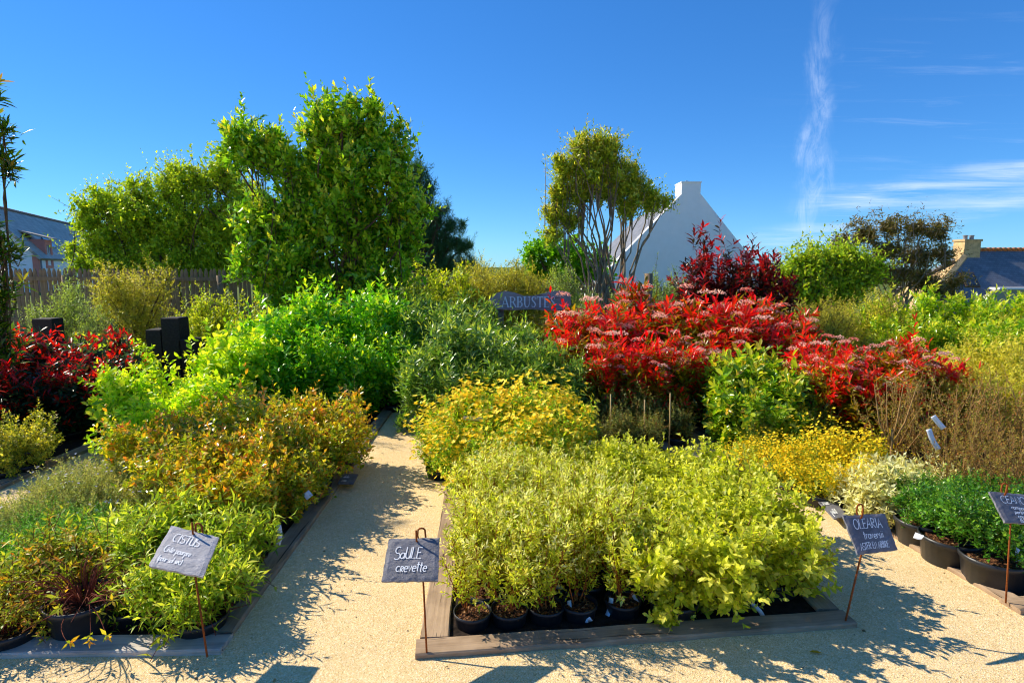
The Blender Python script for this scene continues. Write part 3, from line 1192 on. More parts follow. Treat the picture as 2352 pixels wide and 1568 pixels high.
SP['ground_green'] = sp(n=14, len=.014, wl=.34, shoot=.09, ang=(1.2, .5), pal=['#2f7420', '#44862c', '#6aa044'], tpl=2, up=.6)
SP['greygreen'] = sp(n=18, len=.018, wl=.38, shoot=.11, ang=(1.1, .5), pal=['#5c7048', '#7c8c5c', '#9aa274'], tip=['#a8aa84', '#8c8a5c'], tipprob=.5, tpl=2, up=.8, mat='leaf_matte')
SP['lime_round'] = sp(gain=1.15, n=8, len=.075, wl=.6, shoot=.17, ang=(1.25, .5), pal=['#4f840c', '#7cac14', '#a8c81e'], tip=['#bcd430', '#d4d83c'], tipr=(.5, 1), tipprob=.8, tpl=8, up=.5, curl=.15)
SP['lime_big'] = sp(gain=1.15, n=8, len=.098, wl=.46, shoot=.22, ang=(1.2, .45), pal=['#2a6c0a', '#4a8e10', '#72ac16'], tip=['#9cc41e', '#bccc2c'], tipr=(.45, 1), tipprob=.75, tiplow=.4, tpl=4, up=.55, mat='leaf_gloss')
SP['photinia_dark'] = sp(gain=1.0, n=9, len=.12, wl=.34, shoot=.20, ang=(1.35, .55), pal=['#173224', '#24483a', '#2f5a40'], tip=['#c8141c', '#8c1020', '#d8301c', '#6a1224'], tipr=(.42, .62), tipprob=.95, tiplow=.12, tpl=8, up=.7, mat='leaf_red', shell=2.4, pw=1.0)
SP['photinia'] = sp(gain=1.0, n=10, len=.135, wl=.30, shoot=.24, ang=(1.3, .5), pal=['#5f6a12', '#8f9018', '#4a5c14'], tip=['#ee1c20', '#d01420', '#f43c20', '#c01830', '#f05440'], tipr=(.25, .5), tipprob=.84, tiplow=.25, tpl=8, up=.65, mat='leaf_red', shell=2.2, droop=.05, pw=1.0)
SP['photinia_tall'] = sp(n=10, len=.11, wl=.32, shoot=.24, ang=(1.3, .5), pal=['#1f2e1c', '#33281e', '#3f1c20'], tip=['#8c1420', '#b4182a', '#5a1018', '#d42a20'], tipr=(.3, .6), tipprob=.9, tiplow=.4, tpl=8, up=.6, mat='leaf_red', shell=2.0, pw=1.0)
SP['green_broad'] = sp(n=8, len=.10, wl=.48, shoot=.18, ang=(1.3, .5), pal=['#3f7410', '#6c981a', '#98ac2a'], tip=['#b8c43a', '#c89a34'], tipr=(.5, 1), tipprob=.5, tpl=8, up=.5, mat='leaf_gloss')
SP['dark_lance'] = sp(gain=1.15, n=12, len=.10, wl=.25, shoot=.17, ang=(1.35, .55), pal=['#2c4c1c', '#426a28', '#5c7c38'], tip=['#8ca43e', '#a4b04c'], tipr=(.7, 1), tipprob=.7, tpl=4, up=.7, mat='leaf_gloss', shell=2.2)
SP['cotoneaster'] = sp(gain=1.4, n=11, len=.028, wl=.46, shoot=.14, ang=(1.3, .6), pal=['#2c3c1e', '#4a5832', '#6a7048'], tip=['#8a8a5a', '#6a4a34'], tipprob=.3, tpl=4, up=.7)
SP['broom'] = sp(n=9, len=.014, wl=.2, shoot=.26, ang=(.5, .3), pal=['#2f6a24', '#3f7c2c', '#5a9040'], tpl=2, up=1.2, twigs=400, jit=.25)
SP['yellow_fine'] = sp(n=10, len=.018, wl=.4, shoot=.14, ang=(1.0, .5), pal=['#5c8a1c', '#8aa824', '#b0b82a'], tpl=2, up=.6)
SP['silver'] = sp(n=9, len=.07, wl=.34, shoot=.10, ang=(1.35, .5), pal=['#8a9278', '#a8ae98', '#c4c8b8'], tip=['#dcdfd4', '#c8ccc0'], tipr=(.4, .9), tpl=4, up=.6, mat='leaf_matte')
SP['brown_twig'] = sp(gain=1.3, n=8, len=.024, wl=.42, shoot=.11, ang=(1.2, .6), pal=['#5a5028', '#7a6438', '#6a7a34'], tip=['#8a5a38', '#7a3c2c', '#6c7a34'], tipprob=.6, tpl=2, up=.6, twigs=500)
SP['ceanothus'] = sp(n=12, len=.022, wl=.55, shoot=.09, ang=(1.25, .55), pal=['#1f4f14', '#2f661c', '#4a8428'], tip=['#7aa832', '#5f9a2c'], tipr=(.6, 1), tipprob=.6, tpl=4, up=.5, mat='leaf_gloss')
SP['cream_var'] = sp(n=11, len=.05, wl=.36, shoot=.15, ang=(1.25, .5), pal=['#7c8a24', '#a8a83a', '#c0b858'], tip=['#cfc86a', '#b8bc44'], tipprob=.6, tpl=4, up=.6)
SP['hedge'] = sp(gain=1.2, n=11, len=.078, wl=.42, shoot=.22, ang=(1.1, .4), pal=['#3f7012', '#6c941a', '#94a824'], tip=['#b4c02e', '#a8982e'], tipr=(.5, 1), tipprob=.6, tpl=4, up=.8, mat='leaf_gloss')
SP['olive_round'] = sp(gain=1.3, n=12, len=.032, wl=.45, shoot=.16, ang=(1.2, .5), pal=['#5c6420', '#7c7e2e', '#9a9444'], tip=['#a8a04c', '#8a8a34'], tipprob=.5, tpl=2, up=.5)
SP['tan_round'] = sp(gain=1.05, n=13, len=.042, wl=.45, shoot=.18, ang=(1.2, .5), pal=['#64702a', '#848a34', '#a4a048'], tip=['#b8ac50', '#98963c'], tipprob=.6, tpl=2, up=.4)
SP['fence_lime'] = sp(n=11, len=.06, wl=.44, shoot=.2, ang=(1.2, .5), pal=['#5a7c14', '#86a01c', '#aab828'], tip=['#c8c83a', '#b4c02c'], tipprob=.6, tpl=4, up=.8)
SP['blue_green'] = sp(n=11, len=.05, wl=.3, shoot=.2, ang=(1.2, .5), pal=['#4c6a4c', '#6a8460', '#7c9a54'], tip=['#94ac44', '#88a83c'], tipprob=.5, tpl=2, up=.8)
SP['perovskia'] = sp(n=7, len=.022, wl=.25, shoot=.2, ang=(.9, .4), pal=['#6c7a78', '#8a9696', '#7c7c94'], tpl=2, up=1.6, mat='leaf_matte', jit=.2)
SP['big_evergreen'] = sp(gain=1.2, n=13, len=.132, wl=.5, shoot=.42, ang=(1.15, .4), pal=['#2c5c0e', '#548a18', '#84ac24'], tip=['#9cb82a', '#b0b832', '#a49c30'], tipr=(.5, 1), tipprob=.6, tpl=4, up=.6, mat='leaf_gloss', shell=2.0, spike=.3, twigs=2500)
SP['deciduous'] = sp(gain=1.1, n=12, len=.105, wl=.6, shoot=.55, ang=(1.15, .5), pal=['#56801a', '#76981e', '#9cb024'], tip=['#aebc2c', '#88a822'], tipprob=.6, tpl=2, up=.5, shell=2.2, spike=.3, twigs=2500)
SP['pine'] = sp(gain=1.3, n=26, len=.22, wl=.085, shoot=.5, ang=(.95, .35), pal=['#1c3a34', '#2a4c40', '#3a5e4e'], tpl=2, up=.7, shell=2.2, mat='leaf_matte')
SP['spindle'] = sp(gain=1.5, n=11, len=.10, wl=.38, shoot=.32, ang=(1.2, .5), pal=['#46601a', '#667a22', '#86902e'], tip=['#94902e', '#8a7430', '#a4a83a'], tipr=(.5, 1), tipprob=.6, tpl=2, up=.6, shell=2.4, mat='leaf_gloss')
SP['maple'] = sp(n=10, len=.13, wl=.8, shoot=.45, ang=(1.2, .6), pal=['#3a7410', '#5c9a14', '#80b41c'], tpl=4, up=.4, shell=2.6)
SP['eucalypt'] = sp(n=11, len=.13, wl=.28, shoot=.55, ang=(1.2, .6), pal=['#3f4228', '#5a5836', '#6f5a40'], tip=['#7a5a3c', '#6c6a48'], tipprob=.5, tpl=2, up=.3, droop=.3, shell=1.6, mat='leaf_gloss', gain=.9)
SP['rhodo'] = sp(n=12, len=.14, wl=.23, shoot=.14, ang=(1.5, .5), pal=['#1c3c10', '#2f5414', '#4c6a1c'], tip=['#6c7a2a', '#8a6a3a'], tipprob=.3, tpl=8, up=.9, shell=1.6, mat='leaf_gloss', jit=.3)
SP['euonymus'] = sp(n=11, len=.03, wl=.5, shoot=.10, ang=(1.2, .5), pal=['#5c7420', '#9aa034', '#c4b850'], tpl=4, up=.5)


def bushes(name, key, nvar, R, H, z0, nsh, stem, base_z, seed, **kw):
    out_ = []
    for v in range(nvar):
        rng = np.random.default_rng(seed + v)
        c = dome(rng, R, H, z0, kw.pop('lumps', 6) if 'lumps' in kw else 6)
        pp = make_plant(name, seed * 7 + v, c, nsh, SP[key], M[stem], z_base=base_z, **kw)
        co_ = np.empty(len(pp[0][1].vertices) * 3, dtype=np.float32)
        pp[0][1].vertices.foreach_get('co', co_)
        out_.append((pp, float(np.percentile(co_[2::3], 99.3))))
    return out_


def make_stemmy(name, seed, nst, H, spread, t_from, per, s_, mat, z_base, r0, base_r=.03, lean=0.0):
    rng = np.random.default_rng(seed)
    th = rng.uniform(0, 6.28, nst)
    rr = spread * np.sqrt(rng.random(nst))
    tipp = np.stack([rr * np.cos(th), rr * np.sin(th), H * rng.uniform(.72, 1.02, nst)], -1)
    A = np.stack([np.cos(th) * base_r, np.sin(th) * base_r, np.full(nst, z_base)], -1)
    Bc = A * .5 + tipp * .5
    Bc[:, :2] = A[:, :2] * .55 + tipp[:, :2] * .45 + rng.normal(0, .03, (nst, 2))
    st = [tubes(bez(A, Bc, tipp, 8), np.full(nst, r0), np.full(nst, r0 * .35), 4)]
    tt = np.linspace(t_from, 1, per)[None].repeat(nst, 0) + rng.uniform(-.03, .03, (nst, per))
    tt[:, -1] = 1
    s = tt[..., None]
    P = A[:, None] * (1 - s) ** 2 + 2 * Bc[:, None] * s * (1 - s) + tipp[:, None] * s ** 2
    tan = unit(2 * (1 - s) * (Bc - A)[:, None] + 2 * s * (tipp - Bc)[:, None])
    rad = unit(np.cross(tan, unit(rng.normal(size=P.shape))))
    w = np.where(tt > .97, .15, .75)[..., None]
    D = unit(tan * .8 + rad * w)
    P0 = P.reshape(-1, 3)
    D = D.reshape(-1, 3)
    L = (s_['shoot'] * (1.15 - .5 * tt) * rng.uniform(.6, 1.3, tt.shape)).ravel()
    bend = rng.normal(0, .08, P0.shape) * L[:, None] + np.array([0, 0, .1]) * L[:, None]
    V, T, C = shoot_leaves(rng, P0, D, L, bend, s_, (z_base, H))
    parts = [('foliage', np_mesh(name + '_foliage', V, T, C, mat=M[s_.get('mat', 'leaf')]))]
    s3 = np.linspace(0, .9, 3)[None, :, None]
    st.append(tubes(P0[:, None] + D[:, None] * L[:, None, None] * s3 + bend[:, None] * s3 ** 2, np.full(len(P0), r0 * .4), np.full(len(P0), r0 * .2), 3))
    Vs, Ts, _ = join(st)
    parts.append(('stems', np_mesh(name + '_stems', Vs, Ts, mat=mat)))
    return parts


def put(name, protos, spots, label, cat, group, pot=None, srange=(.7, 1.9), zlift=0.0, hscale=1.0, near=1.0, leafy=None):
    """spots: (photo x, photo y of the top, distance[, own label])"""
    plain = [q for q in spots if len(q) == 3]
    cut = sorted(q[2] for q in plain)[len(plain) // 2] if len(plain) > 5 else 1e9
    rows = {True: sorted([q for q in plain if q[2] < cut]), False: sorted([q for q in plain if q[2] >= cut])}
    for i, sp_t in enumerate(spots):
        xd, yt, Y = sp_t[:3]
        Y *= near
        if len(sp_t) > 3:
            lab = sp_t[3]
        elif len(plain) == 1:
            lab = label
        else:
            row = rows[sp_t[2] < cut]
            which = ('front row' if sp_t[2] < cut else 'back row') if cut < 1e8 else 'group'
            lab = '%s, %s from the left in the %s' % (label, ORD[row.index(sp_t) + 1], which)
        p = at(xd, yt, Y)
        parts, H = protos[i % len(protos)]
        g = float(ground_z(p.x, Y))
        s = max(srange[0], min(srange[1], (p.z - g) * hscale / H))
        rt_ = place(name, parts, (p.x, Y, g + zlift), lab, cat, group, R_.uniform(0, 6.28), s, pot)
        if leafy and sp_t[2] < leafy[2]:
            leaf_parts(rt_, parts, leafy[0], leafy[1], i)


# ------------------------------------------------------------------ middle bed, front
CA = Vector((-.41, 2.28, 0))
CU = Vector((.9939, .1093, 0))
CV = Vector((-.045, .999, 0))


def cb_(s, t):
    return CA + CU * s + CV * t


wil = [make_stemmy('willow', 40 + k, 13, .50, .21, .10, 18, SP['willow'], M['stem_rust'], .06, .0032) for k in range(4)]
wfr = [make_stemmy('willow', 48 + k, 8, .44, .19, .12, 13, SP['willow'], M['stem_rust'], .06, .0034) for k in range(3)]
k = 0
for j, t_ in enumerate((.22, .41, .60, .80, 1.02, 1.22)):
    for i, s_ in enumerate((.24, .41, .58, .76, .94)):
        if j >= 4 and i == 4:
            continue
        p = cb_(s_ + R_.uniform(-.02, .02) + (.06 if j % 2 else 0), t_ + R_.uniform(-.02, .02))
        front = ('willow in the corner pot beside the plaque at the path', 'cream tipped willow second in the front row from the path',
                 'cream tipped willow third in the front row from the path', 'cream tipped willow fourth in the front row from the path',
                 'willow in the front row beside the round leaved shrubs')
        lab = front[i] if j == 0 else 'cream tipped potted willow, %s row from the front, %s from the path' % (ORD[j + 1], ORD[i + 1])
        place('willow_shrub', wfr[k % 3] if j == 0 else wil[k % 4], (p.x, p.y, .006), lab, 'shrub', 'potted willows in the middle bed', R_.uniform(0, 6.28),
              R_.uniform(.92, 1.08), 's')
        k += 1

ole = bushes('olearia', 'olearia', 4, .31, .49, -.02, 440, 'stem_tan', .05, 60, nst=30, r0=.006, r1=.0018, minz=.03)
osp = [(1.20, .21, .98, 'round leaved lime shrub at the front edge next to the willows'), (1.50, .25, 1.04, 'round leaved lime shrub in the middle of the bed front'),
       (1.78, .34, 1.08, 'round leaved lime shrub nearest the front right corner of the bed'), (1.12, .62, .95), (1.42, .66, 1.0), (1.80, .80, 1.08),
       (1.10, .95, .95), (1.40, 1.02, 1.0), (1.78, 1.15, 1.05), (1.05, 1.3, .98), (1.35, 1.38, 1.0), (1.66, 1.5, .98), (.72, 1.42, .95), (1.0, 1.62, .92), (1.35, 1.7, .92)]
for i, o_ in enumerate(osp):
    p = cb_(o_[0], o_[1])
    rt_ = place('round_leaved_shrub', ole[i % 4][0], (p.x, p.y, .006), o_[3] if len(o_) > 3 else 'round leaved lime shrub, row %s from the front, %s from the willows' % (['two', 'three', 'four', 'five'][(i - 3) // 3], ORD[(i - 3) % 3 + 1]),
          'shrub', 'round leaved lime shrubs in the middle bed', R_.uniform(0, 6.28), o_[2], 'm')
    if i < 4:
        leaf_parts(rt_, ole[i % 4][0], 'olearia', 40, i)

hyp = bushes('hypericum', 'hypericum', 3, .34, .56, .06, 420, 'stem_green', .06, 80, nst=20, r0=.004, r1=.0012,
             flowers=star_flowers(.34, .018, ['#ffe020', '#ffe84c', '#ffd410'], 5, 5, .022, .75))
put('yellow_flowering_shrub', hyp, [(1010, 955, 4.7, 'yellow flowering shrub leaning out over the shaded path'), (1080, 900, 4.8), (1150, 880, 5.0), (1235, 880, 5.0), (1300, 905, 4.9),
                                    (1060, 975, 4.3), (1150, 960, 4.3), (1240, 950, 4.4), (1310, 985, 4.5), (1110, 1050, 4.0), (1210, 1045, 4.0)],
    'green shrub covered in golden flowers', 'shrub', 'golden flowering shrubs in the middle bed', 'm', near=0.95)

dl_ = bushes('dark_lance', 'dark_lance', 4, .46, 1.0, .08, 340, 'stem_green', .14, 100, nst=16, r0=.007, r1=.002)
put('narrow_leaved_evergreen', dl_, [(1000, 770, 6.0, 'narrow leaved dark evergreen overhanging the shaded path end'), (1070, 735, 6.4), (1150, 752, 6.6), (1050, 850, 5.6), (1160, 800, 5.9), (1230, 780, 5.9),
                                     (1290, 825, 5.6), (985, 830, 6.0), (1010, 690, 7.6), (1060, 690, 8.0), (1160, 745, 7.2), (1225, 745, 7.1), (1030, 680, 8.6), (960, 690, 8.8), (1300, 790, 6.2)],
    'dark narrow leaved evergreen below the sign', 'shrub', 'narrow leaved evergreens in the middle bed', 'm', near=0.97)

cot = bushes('cotoneaster', 'cotoneaster', 3, .32, .66, .07, 380, 'stem_rust', .07, 120, nst=22, r0=.005, r1=.0012)
put('small_leaved_shrub', cot, [(1375, 900, 5.3), (1450, 885, 5.4), (1520, 905, 5.5), (1420, 930, 5.0), (1490, 950, 5.0), (1350, 950, 4.9), (1560, 930, 5.3)],
    'dull small leaved shrub among canes', 'shrub', 'small leaved dull shrubs in the middle bed', 'm')


def corymbs(rng, P0, D, L, bend, name):
    S = len(P0)
    zr = (P0[:, 2] - P0[:, 2].min()) / np.ptp(P0[:, 2])
    sel = np.where((rng.random(S) < .20) & (zr > .66))[0]
    tip_ = (P0 + D * L[:, None] * 1.0 + bend)[sel] + np.array([0, 0, .05])
    n = 84
    th = rng.uniform(0, 6.28, (len(sel), n))
    rr = np.sqrt(rng.random((len(sel), n))) * .075
    pos = tip_[:, None] + np.stack([rr * np.cos(th), rr * np.sin(th), .03 - rr ** 2 * 6 + rng.normal(0, .004, rr.shape)], -1)
    pos = pos.reshape(-1, 3)
    ax = unit(rng.normal(0, 1, pos.shape) + np.array([0, 0, .6]))
    ln = rng.uniform(.011, .02, len(pos))
    V, T, k_ = blades(rng, pos, ax, unit(rng.normal(size=pos.shape)), ln, ln * .9, 2, .4, .1)
    c = np.repeat(pick(rng, ['#f09080', '#f8d0bc', '#f4b0a0', '#fff0dc'], len(sel), (1.1, 1.1, 1.1), 1.0), n, 0) * rng.uniform(.7, 1.2, (len(pos), 1))
    return ('flowers', np_mesh(name + '_flowers', V, T, np.repeat(c, k_, 0), mat=M['petal']))


pho = bushes('photinia', 'photinia', 4, .46, 1.25, .15, 270, 'stem_red', .07, 140, nst=26, r0=.007, r1=.0025, flowers=corymbs)
put('red_leaved_shrub', pho, [(1300, 725, 6.9, 'brilliant red shrub beside the end of the wooden sign'), (1345, 705, 6.7), (1420, 715, 6.5), (1500, 655, 7.2, 'tallest brilliant red shrub in front of the round post'), (1560, 700, 6.8),
                              (1640, 690, 6.9), (1720, 690, 7.0), (1790, 700, 7.1), (1320, 760, 6.1), (1410, 780, 5.9), (1500, 785, 5.9),
                              (1580, 775, 6.0), (1660, 760, 6.3), (1740, 745, 6.5), (1820, 720, 7.2, 'brilliant red shrub at the right end of the red mass'), (1285, 780, 6.4), (1460, 740, 6.9), (1690, 720, 7.4), (1385, 830, 5.75), (1545, 835, 5.75), (1465, 840, 5.65), (1620, 815, 5.9)],
    'brilliant red shrub with pinkish flowers', 'shrub', 'brilliant red shrubs in the middle bed', 'm', leafy=('photinia', 30, 6.35))
pht = bushes('photinia_tall', 'photinia_tall', 2, .55, 2.0, .5, 260, 'stem_red', .15, 150, nst=22, r0=.012, r1=.003)
put('dark_red_shrub', pht, [(1650, 525, 8.4, 'tallest dark maroon shrub against the white gable'), (1725, 568, 8.2, 'dark maroon shrub at the right foot of the gable'), (1605, 595, 8.5, 'smaller maroon shrub on the gable side of the tallest one'),
                            (1775, 620, 8.0, 'maroon shrub stepping down towards the olive bushes')], 'dark maroon shrub', 'shrub', 'maroon shrubs behind the red mass', 'm')

# ------------------------------------------------------------------ right bed
gb = bushes('green_broad', 'green_broad', 3, .36, .8, .07, 230, 'stem_green', .14, 170, nst=16, r0=.005, r1=.0015)
put('glossy_green_shrub', gb, [(1690, 825, 5.4), (1760, 805, 5.6), (1825, 835, 5.5), (1715, 890, 5.1), (1800, 880, 5.1), (1680, 900, 5.3)],
    'glossy yellow green shrub below the red', 'shrub', 'glossy green shrubs in the right bed', 'm')
bro = bushes('broom', 'broom', 2, .26, .75, .14, 200, 'stem_green', .14, 180, nst=40, r0=.003, r1=.001)
put('wispy_broom_shrub', bro, [(1745, 930, 4.85), (1850, 905, 5.0), (1900, 930, 4.9)], 'wispy green broom with upright twigs', 'shrub', 'wispy brooms in the right bed', 'm')
put('red_leaved_shrub', pho, [(1855, 770, 6.2), (1880, 805, 5.7), (1950, 800, 5.7), (2030, 780, 5.6), (2090, 790, 5.7), (2150, 825, 5.5), (1960, 870, 5.2), (2060, 855, 5.2), (1900, 860, 5.3)],
    'crimson shrub in the right bed', 'shrub', 'crimson shrubs in the right bed', 'm', leafy=('photinia', 24, 5.35))
yel = bushes('yellow_fine', 'yellow_fine', 3, .30, .46, .05, 360, 'stem_green', .13, 190, nst=18, r0=.003, r1=.001,
             flowers=star_flowers(.45, .012, ['#fcd818', '#ffe430', '#f4cc10'], 4, 6, .03, .8))
put('yellow_broom_shrub', yel, [(1715, 1015, 4.7, 'yellow flowering shrub at the path corner of the right bed'), (1785, 1005, 4.5), (1855, 990, 4.5), (1930, 978, 4.5), (1995, 1000, 4.4), (1880, 1055, 4.1), (1950, 1040, 4.1), (1820, 1050, 4.3)],
    'bright yellow shrub behind the silver ones', 'shrub', 'bright yellow shrubs in the right bed', 'm', near=0.96)
sil = bushes('silver', 'silver', 3, .29, .44, .06, 260, 'stem_tan', .13, 200, nst=30, r0=.004, r1=.0015)
put('silver_leaved_shrub', sil, [(1965, 1065, 3.95, 'silver leaved shrub nearest the flat slate on the edging'), (2040, 1050, 3.9), (2120, 1060, 3.9), (2010, 1085, 3.72), (2150, 1085, 3.75)],
    'whitish silver leaved shrub', 'shrub', 'silver shrubs in the right bed', 'm', near=0.97)
brt = [(make_stemmy('brown_twig', 210 + k, 17, .80, .30, .22, 14, SP['brown_twig'], M['stem_tan'], .05, .0055), .78) for k in range(3)]
put('bronze_twiggy_shrub', brt, [(2060, 885, 4.6, 'twiggy bronze shrub with a bare pale trunk among red leaves'), (2140, 875, 4.6), (2230, 870, 4.5), (2320, 870, 4.6), (2180, 950, 4.2), (2260, 955, 4.1), (2345, 955, 4.0), (2300, 1025, 3.75), (2390, 900, 4.4), (2210, 1030, 3.8), (2370, 1040, 3.7), (2480, 960, 4.0), (2520, 905, 4.6)],
    'twiggy bronze brown shrub', 'shrub', 'bronze twiggy shrubs in the right bed', 'm', near=0.95)
cea = bushes('ceanothus', 'ceanothus', 3, .27, .46, .13, 420, 'stem_green', .17, 220, nst=16, r0=.004, r1=.0012, minz=.15)
put('spreading_green_shrub', cea, [(2128, 1120, 3.34, 'low dark green shrub in the farthest black pot on the edging'), (2195, 1115, 3.12, 'low dark green shrub in the middle black pot on the edging'), (2300, 1120, 2.90, 'low dark green shrub in the nearest black pot by the right plaque'),
                                   (2170, 1090, 3.55), (2255, 1095, 3.4), (2340, 1100, 3.3), (2390, 1120, 3.1), (2110, 1085, 3.6), (2470, 1110, 3.3), (2520, 1130, 3.0), (2430, 1090, 3.6)],
    'low dark green shrub behind the potted ones', 'shrub', 'low dark green shrubs in the right bed', 'l')
crm = bushes('cream_var', 'cream_var', 3, .46, .92, .07, 420, 'stem_green', .14, 230, nst=16, r0=.005, r1=.0015)
put('cream_variegated_shrub', crm, [(2150, 800, 6.0), (2230, 780, 6.0), (2310, 770, 6.1), (2200, 845, 5.4), (2290, 835, 5.4), (2365, 830, 5.5), (2375, 770, 6.3), (2115, 825, 6.3), (2420, 800, 5.9), (2500, 800, 5.8), (2560, 790, 6.0)],
    'cream variegated shrub below the hedge', 'shrub', 'cream variegated shrubs in the right bed', 'm')
hed = bushes('hedge', 'hedge', 3, .52, 1.15, .1, 330, 'stem_green', .15, 240, nst=14, r0=.008, r1=.003)
put('laurel_hedge_shrub', hed, [(2035, 690, 8.6), (2105, 675, 8.6), (2175, 665, 8.4), (2240, 680, 8.2), (2310, 680, 8.0), (2375, 665, 8.0), (1985, 720, 8.8), (2065, 730, 7.9), (2130, 735, 7.8), (2200, 735, 7.6), (2280, 725, 7.4), (2355, 725, 7.4), (2430, 690, 7.8)],
    'yellow green upright laurel in the hedge', 'shrub', 'laurels in the hedge on the right', 'm')
oli = bushes('olive_round', 'olive_round', 2, .66, 1.15, .08, 850, 'bark', .12, 250, nst=16, r0=.01, r1=.003)
put('olive_domed_shrub', oli, [(1900, 685, 8.5), (1985, 668, 8.8), (1865, 725, 8.0), (1955, 725, 7.8), (2030, 745, 8.1), (1850, 690, 9.2)],
    'olive domed shrub beside the laurel hedge', 'shrub', 'olive domed shrubs on the right', 'm')

# ------------------------------------------------------------------ left bed
cis = bushes('cistus', 'cistus', 4, .23, .36, .04, 230, 'stem_red', .06, 260, nst=18, r0=.004, r1=.0014, minz=.04)
put('narrow_leaved_shrub', cis, [(395, 1255, 2.72, 'narrow leaved rockrose under the tilted plaque'), (452, 1290, 2.62, 'narrow leaved rockrose at the front corner by the path'), (330, 1160, 3.05), (430, 1135, 3.15), (505, 1155, 3.1), (492, 1250, 2.82), (300, 1290, 2.72), (555, 1145, 3.4), (240, 1180, 3.2)],
    'narrow leaved yellow green rockrose', 'shrub', 'rockroses in the left bed', 'm', near=0.95)
cio = bushes('cistus_orange', 'cistus_orange', 2, .28, .36, .04, 170, 'stem_red', .06, 270, nst=30, r0=.004, r1=.0014, minz=.04)
put('sparse_rockrose', cio, [(50, 1215, 2.75, 'sparse rockrose with rusty tips at the left picture edge'), (150, 1190, 2.85, 'sparse rusty tipped rockrose behind the wooden label'), (10, 1330, 2.5, 'low sparse rockrose spilling over the pale sleeper')],
    '', 'shrub', 'sparse rockroses in the left bed', 'm', near=0.96)
grg = bushes('ground_green', 'ground_green', 3, .28, .32, .02, 560, 'stem_green', .06, 280, nst=14, r0=.003, r1=.001)
put('fine_green_shrub', grg, [(55, 1205, 3.0), (165, 1180, 3.1), (250, 1190, 3.1), (10, 1190, 3.15), (110, 1160, 3.3), (215, 1150, 3.35)],
    'soft bright green fine leaved shrub', 'shrub', 'fine green shrubs in the left bed', 'm', near=0.96)
gry = bushes('greygreen', 'greygreen', 3, .30, .32, .0, 700, 'stem_tan', .06, 290, nst=14, r0=.003, r1=.001,
             flowers=star_flowers(.05, .007, ['#d8d4e4', '#e8e4ee'], 4, 2, .02, .8))
put('grey_flowering_shrub', gry, [(70, 1110, 3.75), (150, 1070, 3.9), (240, 1045, 4.05), (305, 1045, 4.1), (195, 1090, 3.65), (110, 1115, 3.55), (280, 1080, 3.7), (20, 1140, 3.5)],
    'grey green shrub with tiny pale flowers', 'shrub', 'grey green shrubs in the left bed', 'm', near=0.96)
abe = bushes('abelia', 'abelia', 4, .32, .56, .04, 380, 'stem_rust', .13, 300, nst=22, r0=.004, r1=.0012)
put('orange_leaved_shrub', abe, [(370, 1010, 4.0), (345, 960, 4.4), (450, 960, 4.3), (470, 1050, 3.7), (550, 1050, 3.75), (560, 955, 4.3), (640, 955, 4.4), (615, 1045, 3.9), (610, 870, 4.9, 'tallest spire of the orange tipped shrubs before the lime bush'),
                                 (700, 925, 4.8), (720, 955, 4.6), (775, 905, 5.1, 'orange tipped shrub farthest along the path edge'), (500, 925, 4.8), (420, 930, 4.9), (662, 1005, 4.15), (600, 1000, 4.1)],
    'orange and yellow tipped shrub', 'shrub', 'orange tipped shrubs in the left bed', 'm', near=0.91)
per = bushes('perovskia', 'perovskia', 2, .18, .75, .2, 60, 'stem_tan', .14, 310, nst=14, r0=.003, r1=.001)
put('silver_stemmed_plant', per, [(800, 880, 5.5), (725, 890, 5.5), (560, 890, 5.3)], 'thin silvery upright plant', 'plant', 'silvery plants in the left bed', 'm')
lrd = bushes('lime_round', 'lime_round', 3, .48, .85, .07, 270, 'stem_green', .14, 320, nst=14, r0=.006, r1=.002)
put('lime_rounded_shrub', lrd, [(290, 835, 5.4, 'lime shrub reaching left towards the dark red shrubs'), (350, 870, 5.6), (455, 850, 5.9), (520, 790, 6.2), (330, 905, 5.0), (420, 880, 5.2), (560, 750, 6.5), (500, 860, 5.5)],
    'glowing lime shrub with rounded leaves', 'shrub', 'lime rounded shrubs in the left bed', 'm', near=0.96)
lbg = bushes('lime_big', 'lime_big', 4, .60, 1.35, .07, 400, 'stem_green', .14, 330, nst=14, r0=.009, r1=.003)
put('bright_green_shrub', lbg, [(600, 720, 6.7), (665, 680, 7.0), (745, 650, 7.3), (820, 655, 7.4), (890, 675, 7.7, 'bright green shrub at the shaded path side of the group'), (720, 750, 6.4), (800, 760, 6.4), (640, 800, 6.2), (860, 745, 6.9), (925, 705, 8.2), (905, 800, 6.6), (925, 770, 7.3), (560, 740, 7.2)],
    'big bright green shrub below the tree', 'shrub', 'big bright green shrubs in the left bed', 'm')

# ------------------------------------------------------------------ far left bed
phd = bushes('photinia_dark', 'photinia_dark', 3, .50, 1.05, .06, 260, 'stem_red', .14, 350, nst=18, r0=.008, r1=.003)
put('crimson_topped_shrub', phd, [(30, 775, 6.0), (110, 765, 6.1), (190, 768, 6.2), (60, 830, 5.4), (150, 835, 5.5), (245, 800, 6.1), (-10, 850, 5.2), (280, 830, 6.5), (210, 850, 5.6)],
    'dark leaved shrub with crimson tips', 'shrub', 'crimson tipped shrubs in the far left bed', 'm', leafy=('photinia_dark', 24, 5.7))
euo = bushes('euonymus', 'euonymus', 2, .28, .5, .05, 300, 'stem_green', .12, 360, nst=10, r0=.004, r1=.0015)
put('gold_edged_shrub', euo, [(20, 925, 4.75), (50, 975, 4.55), (-10, 990, 4.4)], 'small gold leaved shrub', 'shrub', 'gold leaved shrubs at far left', 'm')
